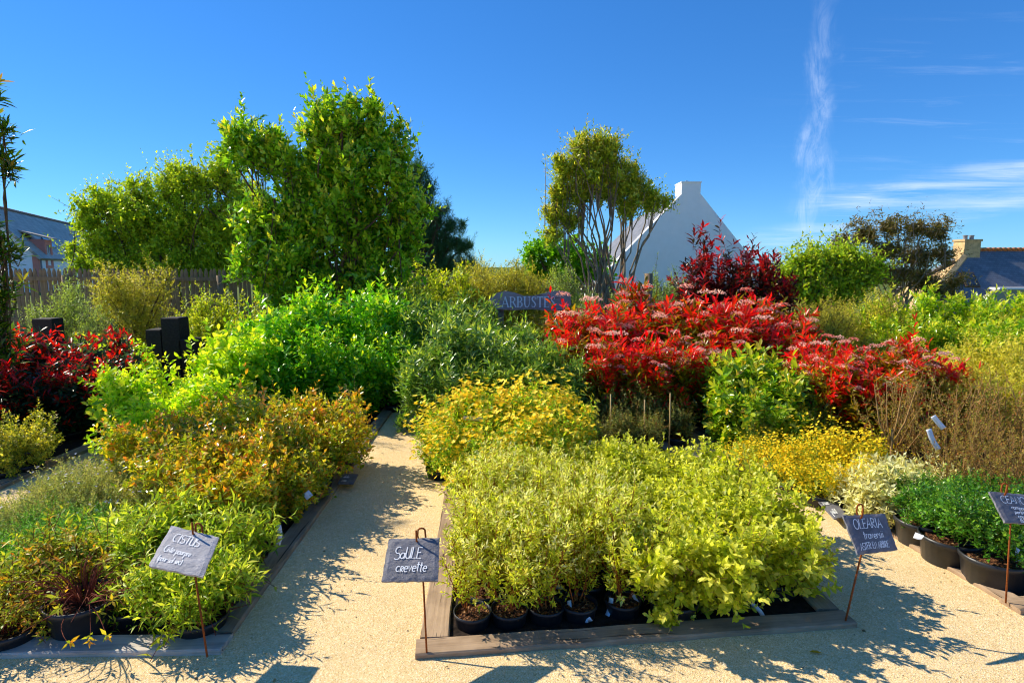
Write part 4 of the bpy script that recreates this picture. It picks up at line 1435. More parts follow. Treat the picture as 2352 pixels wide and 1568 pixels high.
put('gold_lime_shrub', lrd, [(245, 775, 7.2), (290, 790, 7.4), (225, 790, 7.0)], 'yellow lime shrub before the black blocks', 'shrub', 'yellow lime shrubs at far left', 'm')

# along the fence
tan_ = bushes('tan_round', 'tan_round', 2, .80, 1.65, .1, 1300, 'bark', .02, 370, nst=20, r0=.014, r1=.004, lumps=9)
put('tan_bush', tan_, [(305, 605, 10.6, 'large tan and yellow rounded bush against the left fence')], '', 'bush', None)
blg = bushes('blue_green', 'blue_green', 2, .42, 1.45, .08, 520, 'bark', .02, 380, nst=12, r0=.01, r1=.003)
put('blue_green_bush', blg, [(150, 640, 9.8, 'blue green bush with yellow top at the left fence'), (200, 690, 9.0, 'misty blue green bush before the tan bush'), (85, 700, 9.6, 'small blue green bush behind the crimson shrubs')], '', 'bush', 'blue green bushes by the fence')
flm = bushes('fence_lime', 'fence_lime', 3, .40, 1.25, .08, 300, 'bark', .02, 390, nst=12, r0=.009, r1=.003)
put('yellow_green_bush', flm, [(430, 690, 9.6), (480, 665, 9.9), (530, 680, 9.8), (575, 700, 9.2), (455, 720, 9.2)],
    'upright yellow green bush by the fence', 'bush', 'yellow green bushes by the left fence')
put('yellow_green_bush', flm, [(985, 606, 10.8, 'yellow green bush at the foot of the pine'), (1045, 607, 11.4, 'second yellow green bush under the pine'), (945, 640, 9.8, 'yellow green bush at the right foot of the tall evergreen')],
    '', 'bush', 'yellow green bushes by the middle fence')
put('cream_bush', tan_, [(1140, 600, 11.8, 'pale cream bush above the wooden sign'), (1085, 610, 12.0, 'pale cream bush between pine and sign'), (1195, 612, 12.2, 'pale cream bush before the fresh green tree')], '', 'bush', 'pale bushes behind the sign')
put('slender_bush', blg, [(1300, 608, 11.2, 'slender upright bush left of the bare stemmed tree'), (1520, 622, 10.6, 'slender pale bush before the white gable'), (1570, 632, 10.6, 'second slender bush beside the maroon shrub'), (1420, 668, 10.2, 'low bush at the foot of the many stemmed tree'), (1350, 672, 10.4, 'low bush behind the sign end')],
    '', 'bush', 'slender bushes by the low fence')


# ------------------------------------------------------------------ trees
def dcl(lst, Y, x0, flat=.8):
    """crown masses given by photo position and size at distance Y, in the tree's own metres"""
    c0 = at(x0, 600, Y)
    out_ = []
    for q in lst:
        p = at(q[0], q[1], Y)
        m_ = Y / FPX
        ry = flat * (q[2] + q[3]) / 2 * m_
        dy = q[4] if len(q) > 4 else 0
        out_.append((p.x - c0.x, dy, p.z, q[2] * m_, ry, q[3] * m_))
    return out_, (c0.x, Y, float(ground_z(c0.x, Y)))


def limbs(rng, bases, clumps, per, ra, rb, K=9, spread=.5, g=0.0):
    out_ = []
    for c in clumps:
        for _ in range(per):
            b = np.array(bases[rng.integers(len(bases))], dtype=float)
            e = np.array(c[:3]) + rng.normal(0, spread, 3) * np.array(c[3:6])
            mid_ = b * .5 + e * .5
            mid_[:2] = b[:2] * .7 + e[:2] * .3
            path = bez(b[None], mid_[None], e[None], K)[0]
            path[1:-1] += rng.normal(0, .03, (K - 2, 3)) * np.linalg.norm(e - b) * .5
            out_.append((path, ra * rng.uniform(.6, 1.1), rb))
    return out_


def tree(name, seed, lst, Y, x0, key, nsh, bark_m, bases, per, ra, rb, label, cat='tree', nst=60, r0=.02, r1=.006, flat=.8, lspread=.4, extra=None):
    rng = np.random.default_rng(seed)
    cl_, loc = dcl(lst, Y, x0, flat)
    cl_ = [(c[0], c[1] + rng.uniform(-.3, .3) * c[4], c[2] - loc[2], c[3], c[4], c[5]) for c in cl_]
    lm = limbs(rng, bases, cl_, per, ra, rb, spread=lspread)
    sats = []
    for c in cl_:
        for _ in range(5):
            d_ = unit(rng.normal(size=3) + np.array([0, 0, .35]))
            q_ = rng.uniform(.16, .34)
            sats.append((c[0] + d_[0] * c[3] * .92, c[1] + d_[1] * c[4] * .92, c[2] + d_[2] * c[5] * .92, c[3] * q_, c[4] * q_, c[5] * q_))
    cl_ = [(c[0], c[1], c[2], c[3] * .86, c[4] * .86, c[5] * .86) for c in cl_] + sats
    if extra:
        lm += extra
    # fine branches leave from the limb ends
    nodes = [tuple(l[0][-1]) for l in lm] + [tuple(l[0][-3]) for l in lm]
    parts = make_plant(name, seed, cl_, nsh, SP[key], bark_m, nst=nst, r0=r0, r1=r1, limb=lm, bases=nodes, minz=.3)
    r = empty(name, loc)
    tag(r, label, cat)
    for pn, me in parts:
        o = link({'foliage': 'crown', 'stems': 'trunk'}.get(pn, pn), me, r)
        if pn == 'foliage':
            o['kind'] = 'stuff'
    return r


tree('tall_evergreen_tree', 501, [(540, 310, 44, 66), (598, 335, 50, 62), (640, 345, 40, 46), (745, 290, 72, 62), (820, 290, 85, 62), (895, 350, 62, 70), (930, 440, 48, 80),
                                  (700, 400, 90, 70), (800, 400, 110, 85), (610, 480, 48, 60), (690, 520, 100, 100), (820, 520, 125, 110), (925, 550, 48, 90), (600, 600, 45, 85), (700, 640, 100, 80), (850, 640, 95, 80)],
     10.2, 740, 'big_evergreen', 4300, M['bark'], [(-.8, 0, 0), (-.55, .15, 0), (.1, .1, 0), (.25, -.1, 0), (.5, .1, 0)], 2, .05, .012,
     'tall dense evergreen tree rising above the bright green shrubs', nst=160, r0=.014, r1=.005)
tree('broad_green_tree', 502, [(205, 480, 38, 34), (255, 462, 50, 40), (320, 455, 60, 45), (395, 425, 55, 45), (455, 410, 55, 45), (520, 400, 50, 50), (560, 450, 45, 60),
                               (230, 540, 65, 50), (320, 530, 80, 70), (420, 510, 95, 80), (520, 520, 80, 90), (200, 590, 45, 40), (300, 600, 90, 50), (430, 600, 100, 60), (540, 600, 70, 60)],
     16.5, 400, 'deciduous', 7200, M['bark'], [(0, 0, 0), (.25, .1, 0)], 1, .06, .01, 'broad yellow green tree behind the left picket fence', nst=160, r0=.02, r1=.006)
tree('pine_tree', 503, [(955, 395, 30, 32), (985, 425, 16, 18), (965, 460, 38, 30), (1000, 485, 34, 20), (975, 530, 50, 36), (1035, 515, 30, 16), (1010, 560, 50, 26), (1060, 560, 28, 20), (1070, 600, 30, 18), (1010, 605, 60, 26), (940, 540, 50, 60)],
     25, 950, 'pine', 2200, M['bark'], [(0, 0, 0)], 2, .16, .03, 'dark blue green pine behind the tall evergreen', nst=80, r0=.03, r1=.01)
tree('many_stemmed_tree', 504, [(1345, 335, 42, 30), (1395, 335, 42, 28), (1300, 385, 38, 38), (1360, 390, 55, 42), (1425, 385, 40, 36), (1285, 440, 30, 34), (1330, 440, 45, 30), (1400, 430, 40, 30),
                               (1460, 425, 42, 38), (1495, 455, 32, 26), (1270, 490, 28, 24), (1310, 500, 35, 22), (1265, 535, 24, 18), (1530, 455, 16, 14), (1440, 470, 30, 22)],
     13.2, 1405, 'spindle', 3600, M['bark_grey'], [(-.35, 0, 0), (-.25, .1, 0), (-.1, 0, 0), (.15, .1, 0), (.3, 0, 0), (.38, .1, 0)], 2, .045, .008,
     'tree with many bare stems and a tufted crown before the gable', nst=190, r0=.013, r1=.004, lspread=.5)
tree('round_green_tree', 505, [(1225, 585, 30, 32), (1270, 570, 38, 32), (1320, 585, 40, 40), (1240, 625, 45, 30), (1310, 630, 60, 34), (1370, 610, 34, 40)],
     19, 1290, 'maple', 1100, M['bark'], [(0, 0, 0)], 2, .1, .02, 'fresh green broadleaf tree behind the many stemmed tree', nst=40, r0=.02, r1=.006)
tree('low_green_tree', 506, [(1835, 610, 28, 26), (1880, 600, 40, 30), (1935, 595, 45, 32), (1985, 615, 36, 34), (1860, 650, 50, 34), (1940, 650, 60, 40), (1810, 640, 26, 30)],
     13.5, 1905, 'deciduous', 2600, M['bark'], [(0, 0, 0), (.3, 0, 0)], 2, .05, .012, 'rounded bright green tree before the grey eucalyptus', nst=60, r0=.014, r1=.004)
tree('grey_eucalyptus_tree', 507, [(1930, 560, 34, 26), (1985, 530, 44, 32), (2045, 515, 40, 28), (2100, 520, 36, 28), (2150, 530, 34, 34), (2030, 570, 60, 36), (2110, 580, 50, 38), (2165, 580, 30, 30),
                               (2060, 625, 60, 34), (2120, 640, 50, 34), (2190, 645, 30, 22), (2010, 625, 36, 36), (2150, 665, 50, 22)],
     19, 2070, 'eucalypt', 2400, M['bark_grey'], [(0, 0, 0), (.4, .1, 0), (-.3, .1, 0)], 1, .06, .008, 'loose brownish grey tree left of the slate roofed house', nst=150, r0=.014, r1=.003, lspread=.6)

# small tree cut by the left picture edge
rngt = np.random.default_rng(77)
edge = empty('rhododendron_like_tree', (at(-34, 600, 5.6).x, 5.6, 0))
tag(edge, 'dark long leaved small tree cut by the left picture edge', 'tree')
ecl = [(x, 0, z, a, a, b) for x, z, a, b in [((30 + 18) * .00418, 3.25, .17, .14), ((60 + 18) * .00418, 2.95, .12, .16), ((55 + 18) * .00418, 2.6, .10, .16), ((-10) * .00418, 2.95, .25, .3), (-.15, 2.5, .25, .3), (.06, 1.95, .2, .2), (.22, 1.8, .12, .12), (.12, 1.4, .2, .3), (.05, .95, .25, .3)]]
el = limbs(rngt, [(0, 0, 0)], ecl, 1, .016, .005, spread=.3)
ep = make_plant('edge_tree', 508, ecl, 230, SP['rhodo'], M['bark'], nst=60, r0=.008, r1=.004, limb=el, bases=[tuple(l[0][-1]) for l in el] + [tuple(l[0][-3]) for l in el])
for pn, me in ep:
    o = link({'foliage': 'crown', 'stems': 'trunk'}.get(pn, pn), me, edge)
    if pn == 'foliage':
        o['kind'] = 'stuff'

# ------------------------------------------------------------------ black stepped blocks
def blocks(Y, lst, label):
    p0 = at(lst[0][0], lst[0][2], Y)
    root = empty('black_block_planter', (p0.x, Y, 0))
    tag(root, label, 'planter')
    for i, (xa, xb, yt) in enumerate(lst):
        a = at(xa, yt, Y)
        b = at(xb, yt, Y)
        m_ = MB()
        e = .012
        x0, x1, d = a.x - p0.x + .003, b.x - p0.x - .003, .24 + .01 * i
        m_.add([(x0, 0, 0), (x1, 0, 0), (x1, d, 0), (x0, d, 0), (x0, 0, a.z - e), (x1, 0, a.z - e), (x1, d, a.z - e), (x0, d, a.z - e),
                (x0 + e, e, a.z), (x1 - e, e, a.z), (x1 - e, d - e, a.z), (x0 + e, d - e, a.z)],
               [(0, 3, 2, 1), (0, 1, 5, 4), (1, 2, 6, 5), (2, 3, 7, 6), (3, 0, 4, 7), (4, 5, 9, 8), (5, 6, 10, 9), (6, 7, 11, 10), (7, 4, 8, 11), (8, 9, 10, 11)])
        m_.build('block', M['black_block'], root)


blocks(8.0, [(333, 368, 757), (368, 410, 730), (410, 449, 779)], 'three stepped black timber blocks between the lime shrubs')
blocks(9.0, [(72, 118, 732)], 'low black timber block at the fence near the left edge')


# ------------------------------------------------------------------ handwriting
def arc(cx, cy, rx, ry, a0, a1, n=9):
    return [(cx + rx * math.cos(math.radians(a0 + (a1 - a0) * i / (n - 1))), cy + ry * math.sin(math.radians(a0 + (a1 - a0) * i / (n - 1)))) for i in range(n)]


# strokes on a box one unit tall; each entry: (advance, strokes)
GL = {
    'C': (.62, [arc(.36, .5, .34, .5, 60, 300)]),
    'I': (.26, [[(.12, 0), (.12, 1)]]),
    'S': (.56, [arc(.28, .74, .24, .26, 40, 270, 8) + arc(.28, .25, .26, .25, 90, -140, 8)[1:]]),
    'T': (.58, [[(.02, .95), (.56, 1.0)], [(.29, .97), (.27, 0)]]),
    'U': (.58, [[(.05, 1), (.05, .3)] + arc(.27, .28, .22, .28, 180, 360, 7) + [(.5, 1), (.52, 0)]]),
    'A': (.60, [[(.0, 0), (.27, 1), (.56, 0)], [(.1, .36), (.46, .36)]]),
    'L': (.50, [[(.08, 1), (.06, .02), (.46, .04)]]),
    'E': (.52, [[(.46, .98), (.07, .97), (.06, .02), (.48, .04)], [(.07, .52), (.4, .54)]]),
    'O': (.70, [arc(.34, .5, .32, .5, 90, 450, 14)]),
    'R': (.58, [[(.07, 0), (.07, 1)] + arc(.1, .75, .38, .25, 90, -90, 7) + [(.52, 0)]]),
    'N': (.62, [[(.06, 0), (.07, 1), (.5, .02), (.52, 1)]]),
    'H': (.60, [[(.06, 0), (.06, 1)], [(.5, 0), (.5, 1)], [(.06, .5), (.5, .52)]]),
    'B': (.56, [[(.07, 0), (.07, 1)] + arc(.1, .77, .32, .23, 90, -90, 6) + arc(.1, .27, .38, .27, 90, -90, 6)]),
    'a': (.48, [arc(.22, .25, .2, .25, 30, 390, 11) + [(.42, .5), (.42, 0)]]),
    'b': (.46, [[(.06, .95), (.06, 0)] + arc(.22, .25, .18, .25, 200, 520, 10)]),
    'c': (.42, [arc(.23, .25, .2, .25, 50, 310, 9)]),
    'e': (.44, [[(.05, .25), (.4, .28)] + arc(.22, .25, .19, .25, 10, 310, 10)]),
    'h': (.46, [[(.06, .95), (.06, 0), (.08, .3)] + arc(.22, .33, .15, .17, 170, 0, 6) + [(.38, 0)]]),
    'i': (.20, [[(.09, .5), (.09, 0)], [(.09, .68), (.1, .72)]]),
    'l': (.20, [[(.09, .95), (.08, .05), (.16, 0)]]),
    'm': (.62, [[(.05, 0), (.05, .5), (.07, .3)] + arc(.17, .35, .1, .15, 170, 0, 5) + [(.28, 0), (.3, .3)] + arc(.4, .35, .1, .15, 170, 0, 5) + [(.52, 0)]]),
    'n': (.44, [[(.05, 0), (.05, .5), (.07, .3)] + arc(.2, .33, .14, .17, 170, 0, 6) + [(.35, 0)]]),
    'o': (.46, [arc(.22, .25, .2, .25, 90, 450, 11)]),
    'p': (.46, [[(.06, .5), (.05, -.4)], arc(.22, .25, .18, .25, 170, -170, 10)]),
    'r': (.34, [[(.05, .5), (.06, 0), (.07, .3)] + arc(.2, .34, .12, .15, 160, 40, 5)]),
    's': (.38, [arc(.18, .37, .14, .13, 40, 270, 6) + arc(.18, .12, .15, .12, 90, -140, 6)[1:]]),
    't': (.32, [[(.14, .85), (.13, .05), (.24, 0)], [(.0, .58), (.3, .62)]]),
    'u': (.46, [[(.05, .5), (.06, .15)] + arc(.2, .15, .14, .15, 180, 360, 6) + [(.36, .5), (.37, 0)]]),
    'v': (.40, [[(.03, .5), (.17, 0), (.34, .5)]]),
    'x': (.40, [[(.03, .5), (.34, 0)], [(.32, .5), (.03, 0)]]),
    'k': (.42, [[(.06, .95), (.06, 0)], [(.34, .5), (.08, .22), (.36, 0)]]),
    '(': (.26, [arc(.3, .4, .22, .55, 120, 240, 6)]),
    ')': (.26, [arc(-.05, .4, .22, .55, 60, -60, 6)]),
    '-': (.34, [[(.04, .3), (.28, .3)]]),
    '.': (.2, [[(.08, .02), (.12, .02)]]),
    ' ': (.32, []),
}


def ribbons(strokes, f, w):
    """flat strokes; f maps (u, v) to (point, normal)"""
    V = []
    F = []
    for st in strokes:
        P = [f(*p) for p in st]
        n0 = len(V)
        for i, (p, n) in enumerate(P):
            t_ = (P[min(i + 1, len(P) - 1)][0] - P[max(i - 1, 0)][0])
            t_ = t_.normalized() if t_.length > 1e-9 else Vector((1, 0, 0))
            s = n.cross(t_).normalized() * w / 2
            V += [p - s, p + s]
        for i in range(len(P) - 1):
            a = n0 + 2 * i
            F.append((a, a + 2, a + 3, a + 1))
    return V, F


def write_lines(lines, f):
    """lines: (text, u, v, height, slant, stroke width), u, v in slate fractions with aspect handled by the caller"""
    V = []
    F = []
    rng = random.Random(5)
    for text, u, v, h, aspect, w, slope in lines:
        x = 0
        for ch in text:
            adv, sts = GL[ch]
            dy = rng.uniform(-.04, .04)
            S = [[(u + (x + px_ + .12 * py_) * h * aspect, v + (py_ + dy) * h + slope * (x + px_) * h) for px_, py_ in s] for s in sts]
            a, b = ribbons(S, f, w)
            n = len(V)
            V += a
            F += [tuple(i + n for i in q) for q in b]
            x += adv
    return V, F


def slate_sign(corners, base, label, lines, hook_u, thick=.012, seed=0, arch=.045, mat='slate'):
    """corners: top left, top right, bottom right, bottom left in the world; base: foot of the rod"""
    tl, tr, br, bl = [Vector(c) for c in corners]
    root = empty('slate_plaque_sign', base)
    B = Vector(base)
    tag(root, label, 'sign', 'slate plaques on rusty rods')
    rng = random.Random(seed)
    nrm = ((tr - tl).cross(tl - bl)).normalized()
    if nrm.dot(Vector((0, 0, EYE)) - tl) < 0:
        nrm = -nrm
    N = 14

    def P(u, v):
        return (bl * (1 - u) + br * u) * (1 - v) + (tl * (1 - u) + tr * u) * v

    front = []
    backv = []
    ring = []
    for j in range(N + 1):
        for i in range(N + 1):
            u, v = i / N, j / N
            edge_ = i in (0, N) or j in (0, N)
            ju = rng.uniform(-.008, .008) if i in (0, N) else 0
            jv = rng.uniform(-.010, .010) if j in (0, N) else 0
            p = P(u + ju, v + jv)
            front.append(p + nrm * ((rng.uniform(-.0012, .0004)) - (.003 if edge_ else 0)) - B)
            backv.append(p - nrm * thick - B)
    V = front + backv
    n2 = (N + 1) ** 2
    F = []
    for j in range(N):
        for i in range(N):
            a = j * (N + 1) + i
            F.append((a, a + 1, a + N + 2, a + N + 1))
            F.append((n2 + a, n2 + a + N + 1, n2 + a + N + 2, n2 + a + 1))
    loop = [i for i in range(N + 1)] + [j * (N + 1) + N for j in range(1, N + 1)] + [N * (N + 1) + i for i in range(N - 1, -1, -1)] + [j * (N + 1) for j in range(N - 1, 0, -1)]
    for a, b in zip(loop, loop[1:] + loop[:1]):
        F.append((a, a + n2, b + n2, b))
    me = py_mesh('slate', V, F, M[mat])
    link('slate', me, root)
    if lines:
        V, F = write_lines(lines, lambda u, v: (P(u, v) + nrm * .0022 - B, nrm))
        link('lettering', py_mesh('lettering', V, F, M['chalk']), root)['kind'] = 'stuff'
    # rusty rod: up behind the slate, over in a hook, through a hole to the front
    hole = P(hook_u, .9)
    behind = P(hook_u + .12, .5) - nrm * .03
    topb = P(hook_u + .16, 1.0) - nrm * .02 + Vector((0, 0, .012))
    pts = [B, B * .6 + behind * .4, behind, topb]
    h1 = topb + Vector((0, 0, arch * .6))
    side = (tl - tr).normalized()
    for k_ in range(1, 6):
        a = math.pi * k_ / 6
        pts.append(h1 + side * (.018 * (1 - math.cos(a))) + Vector((0, 0, .018 * math.sin(a))))
    end = h1 + side * .036
    pts += [end + Vector((0, 0, -arch * .4)), P(hook_u + .05, .93) - nrm * .02, hole + nrm * .006, hole + nrm * .012 + Vector((0, 0, .012)), hole + nrm * .014 + Vector((0, 0, .045))]
    MB().tube([p - B for p in pts], .0042, 6).build('rod', M['rust'], root, True)
    return root


def g0(xd, yd, z=.024):
    u = 784 - yd
    x = xd - 1176
    y = FPX * math.cos(PITCH) + u * math.sin(PITCH)
    zz = -FPX * math.sin(PITCH) + u * math.cos(PITCH)
    Y = (z - EYE) / zz * y
    return Vector((x / y * Y, Y, z))


b1 = g0(980, 1497)
slate_sign([at(893, 1236, b1.y + .20), at(1009, 1233, b1.y + .20), at(1006, 1332, b1.y + .03), at(876, 1334, b1.y + .03)], b1,
           'slate plaque lettered Saule crevette at the corner of the middle bed',
           [('S', .15, .48, .30, .72, .0042, 0), ('aULE', .27, .50, .27, .72, .0042, -.02), ('c', .22, .20, .24, .74, .0042, 0), ('R', .30, .2, .13, .85, .0042, 0), ('evette', .365, .20, .25, .72, .0042, 0)], .56, seed=1)
b2 = g0(476, 1508)
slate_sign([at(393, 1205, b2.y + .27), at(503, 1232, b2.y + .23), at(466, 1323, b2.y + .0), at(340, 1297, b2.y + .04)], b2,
           'tilted slate plaque in sunlit pale colour lettered Cistus in the left bed',
           [('CISTUS', .17, .62, .21, .80, .0042, -.01), ('Ciste pourpre', .12, .36, .16, .62, .0036, 0), ('(pour sol sec)', .10, .14, .14, .62, .0034, 0)], .50, seed=2, mat='slate_sunlit')
b3 = g0(1942, 1425)
slate_sign([at(1938, 1183, b3.y + .06), at(2033, 1178, b3.y + .12), at(2063, 1262, b3.y + .01), at(1972, 1273, b3.y - .05)], b3,
           'slate plaque lettered Olearia at the right corner of the middle bed',
           [('OLEARIA', .13, .62, .26, .70, .0042, 0), ('traversii', .27, .36, .22, .72, .0036, 0), ('ASTER EN ARBRE', .10, .10, .17, .56, .0034, 0)], .36, seed=3)
b4 = g0(2310, 1384)
slate_sign([at(2273, 1127, b4.y + .10), at(2385, 1137, b4.y + .14), at(2425, 1207, b4.y + .02), at(2310, 1198, b4.y - .02)], b4,
           'slate plaque lettered Ceanothe cut by the right picture edge',
           [('CEANOTHE', .13, .62, .25, .66, .004, 0), ('rampant', .26, .44, .13, .8, .0035, 0), ('persistant', .28, .3, .12, .8, .0035, 0), ('couvre-sol', .30, .17, .12, .8, .0035, 0), ('(bleu)', .30, .03, .13, .8, .0035, 0)], .26, seed=4)


# flat slates lying on the edgings
def flat_slate(cs, z, label, lines=None, seed=0):
    c = [g0(x, y, z) for x, y in cs]
    mid = sum(c, Vector()) / 4
    root = empty('flat_slate_plaque', mid)
    tag(root, label, 'sign', 'slates lying on the edgings')
    rng = random.Random(seed)
    top = [v - mid + Vector((rng.uniform(-.004, .004), rng.uniform(-.004, .004), .006)) for v in c]
    MB().prism(top, (0, 0, -.010)).build('slate', M['slate'], root)
    if lines:
        f = lambda u, v: ((c[3] * (1 - u) + c[2] * u) * (1 - v) + (c[0] * (1 - u) + c[1] * u) * v - mid + Vector((0, 0, .0085)), Vector((0, 0, 1)))
        V, F = write_lines(lines, f)
        link('lettering', py_mesh('lettering', V, F, M['chalk']), root)['kind'] = 'stuff'


flat_slate([(788, 1088), (822, 1090), (812, 1111), (775, 1111)], .05, 'small slate lying flat on the sleeper of the left bed',
           [('abelia', .2, .5, .3, .5, .005, 0), ('x rose', .2, .15, .25, .5, .005, 0)], 1)
flat_slate([(1868, 1142), (1905, 1136), (1946, 1186), (1915, 1192)], .05, 'slate lying flat on the sleeper by the silver shrubs',
           [('arbuste', .15, .55, .3, .4, .005, 0), ('persistant', .15, .15, .25, .4, .005, 0)], 2)

# ------------------------------------------------------------------ carved wooden name board
SY = 8.9
sroot = empty('wooden_name_board', (at(1210, 700, SY).x, SY, 0))
sx0 = sroot.location.x
tag(sroot, 'wavy edged wooden board lettered ARBUSTES above the evergreens', 'sign')
prof = [(1120, 690), (1138, 674), (1160, 668), (1182, 672), (1203, 680), (1222, 680), (1246, 675), (1266, 669), (1290, 668), (1310, 672), (1312, 700), (1296, 711), (1260, 713), (1220, 710), (1180, 712), (1140, 710), (1122, 704)]
MB().prism([at(x, y, SY) - Vector((sx0, 0, 0)) - Vector((0, SY, 0)) for x, y in prof][::-1], (0, .06, 0)).build('board', wood('board_wood', '#94827c', '#c4b0a8', '#54443f', (1.0, 9, 9)), sroot)
for xd in (1150, 1290):
    p = at(xd, 711, SY)
    MB().tube([(p.x - sx0, .1, 0), (p.x - sx0, .1, p.z + .12)], .045, 8).build('post', M['fence_wood'], sroot, True)

SER = {  # serif capitals as filled bars: (x0, y0, x1, y1, width) on a unit high box
    'A': (.86, [(.06, 0, .40, 1, .07), (.40, 1, .76, 0, .15), (.2, .34, .6, .34, .06), (-.02, .02, .2, .02, .05), (.6, .02, .9, .02, .05)]),
    'R': (.82, [(.16, 0, .16, 1, .15), (.02, .03, .32, .03, .05), (.02, .97, .4, .97, .05), (.4, .96, .6, .86, .09), (.6, .88, .62, .64, .14), (.62, .66, .42, .5, .09), (.2, .5, .46, .5, .06), (.42, .5, .76, .03, .14)]),
    'B': (.76, [(.16, 0, .16, 1, .15), (.02, .03, .4, .03, .05), (.02, .97, .4, .97, .05), (.4, .96, .56, .84, .1), (.56, .86, .54, .62, .13), (.54, .64, .36, .53, .08), (.18, .52, .44, .52, .06), (.44, .52, .62, .36, .1), (.62, .38, .6, .14, .14), (.6, .16, .38, .03, .09)]),
    'U': (.86, [(.16, 1, .16, .28, .15), (.0, .97, .32, .97, .05), (.16, .3, .26, .06, .13), (.24, .07, .5, .04, .09), (.5, .04, .66, .28, .08), (.66, .26, .66, 1, .07), (.52, .97, .8, .97, .05)]),
    'S': (.64, [(.5, .78, .48, .96, .06), (.48, .92, .24, .98, .07), (.24, .97, .1, .8, .12), (.1, .82, .2, .6, .13), (.2, .62, .42, .44, .14), (.42, .46, .5, .22, .13), (.5, .24, .36, .04, .1), (.38, .05, .14, .06, .07), (.12, .02, .1, .26, .06)]),
    'T': (.76, [(.37, 0, .37, 1, .15), (.02, .96, .72, .96, .07), (.04, .97, .03, .76, .05), (.7, .97, .71, .76, .05), (.24, .03, .5, .03, .05)]),
    'E': (.72, [(.16, 0, .16, 1, .15), (.02, .03, .6, .03, .06), (.02, .97, .58, .97, .06), (.57, .98, .58, .78, .05), (.6, .02, .62, .24, .05), (.18, .52, .44, .52, .06), (.43, .42, .43, .62, .05)]),
}
lb = MB()
cx_ = 1152.0
hpx = 25.0
yb_ = 706.0
for ch in 'ARBUSTES':
    adv, bars = SER[ch]
    for x0, y0, x1, y1, w in bars:
        a = at(cx_ + x0 * hpx * .82, yb_ - y0 * hpx, SY)
        b = at(cx_ + x1 * hpx * .82, yb_ - y1 * hpx, SY)
        a = Vector((a.x - sx0, 0, a.z))
        b = Vector((b.x - sx0, 0, b.z))
        d_ = (b - a).normalized()
        sd = Vector((-d_.z, 0, d_.x)) * (w * hpx * .82 * SY / FPX / 2)
        lb.prism([a - sd, b - sd, b + sd, a + sd], (0, -.008 - .0002 * len(lb.F) / 6 % .002, 0))
    cx_ += adv * hpx * .82
lo = lb.build('lettering', M['chalk'], sroot)
lo.location = (0, -.001, 0)
lo['kind'] = 'stuff'


# ------------------------------------------------------------------ labels, canes and small things
def ribbon_tag(pts, w, label, mat='ribbon', name='plant_label', flat=Vector((.8, -.3, .5))):
    P_ = [Vector(p) for p in pts]
    B = P_[0].copy()
    # smooth the path a little
    Q = []
    for i in range(len(P_) - 1):
        for k_ in range(4):
            t_ = k_ / 4
            a = P_[max(i - 1, 0)]
            b = P_[i]
            c = P_[i + 1]
            d = P_[min(i + 2, len(P_) - 1)]
            Q.append(.5 * ((2 * b) + (c - a) * t_ + (2 * a - 5 * b + 4 * c - d) * t_ ** 2 + (3 * b - a - 3 * c + d) * t_ ** 3))
    Q.append(P_[-1])
    V = []
    F = []
    for i, p in enumerate(Q):
        t_ = (Q[min(i + 1, len(Q) - 1)] - Q[max(i - 1, 0)]).normalized()
        s = flat - t_ * flat.dot(t_)
        s = s.normalized() * w / 2
        n = t_.cross(s).normalized() * .0006
        V += [p - s + n - B, p + s + n - B, p + s - n - B, p - s - n - B]
    for i in range(len(Q) - 1):
        a = 4 * i
        for j in range(4):
            F.append((a + j, a + (j + 1) % 4, a + 4 + (j + 1) % 4, a + 4 + j))
    F.append((3, 2, 1, 0))
    e = 4 * (len(Q) - 1)
    F.append((e, e + 1, e + 2, e + 3))
    o = link(name, py_mesh(name, V, F, M[mat], True))
    o.location = B
    tag(o, label, 'label', 'plant labels on the potted shrubs')
    return o


ribbon_tag([at(1307, 1378, 2.60), at(1310, 1400, 2.57), at(1322, 1418, 2.54), at(1345, 1424, 2.52), at(1358, 1420, 2.51)], .022, 'curling white strap label over the fourth willow pot')
ribbon_tag([at(1404, 1372, 2.62), at(1400, 1398, 2.60), at(1391, 1422, 2.58)], .024, 'straight white strap label at the last front willow')
ribbon_tag([at(1452, 1362, 2.66), at(1460, 1375, 2.64), at(1468, 1392, 2.63)], .018, 'small white label between willow and round leaved shrub')
ribbon_tag([at(1718, 1362, 2.66), at(1724, 1382, 2.63), at(1745, 1402, 2.60), at(1757, 1425, 2.56), at(1766, 1452, 2.52)], .020, 'long white strap hanging down over the front sleeper')
ribbon_tag([at(1275, 1345, 2.75), at(1290, 1352, 2.73), at(1300, 1362, 2.72)], .02, 'half hidden white label among the willow stems')
ribbon_tag([at(640, 1205, 3.15), at(643, 1230, 3.13), at(638, 1252, 3.12)], .026, 'curved white label at the path side of the left bed', flat=Vector((.9, .3, .1)))
ribbon_tag([at(578, 1283, 2.90), at(570, 1305, 2.88), at(560, 1328, 2.86)], .030, 'tapered white label on the rockrose nearest the path', flat=Vector((.9, .3, .1)))
ribbon_tag([at(487, 1428, 2.52), at(494, 1445, 2.50), at(492, 1468, 2.48)], .035, 'printed white label at the front corner pot', flat=Vector((.9, .3, .1)))
ribbon_tag([at(702, 1130, 3.55), at(712, 1142, 3.53)], .045, 'square white label under the orange tipped shrubs', flat=Vector((.9, .3, .3)))
ribbon_tag([at(2337, 1255, 2.92), at(2340, 1280, 2.89), at(2338, 1330, 2.86)], .035, 'white strap label on the nearest right hand pot', flat=Vector((.9, .2, .1)))
ribbon_tag([at(2100, 1228, 3.1), at(2112, 1232, 3.08), at(2122, 1230, 3.07)], .035, 'white label lying in the farthest right hand pot')
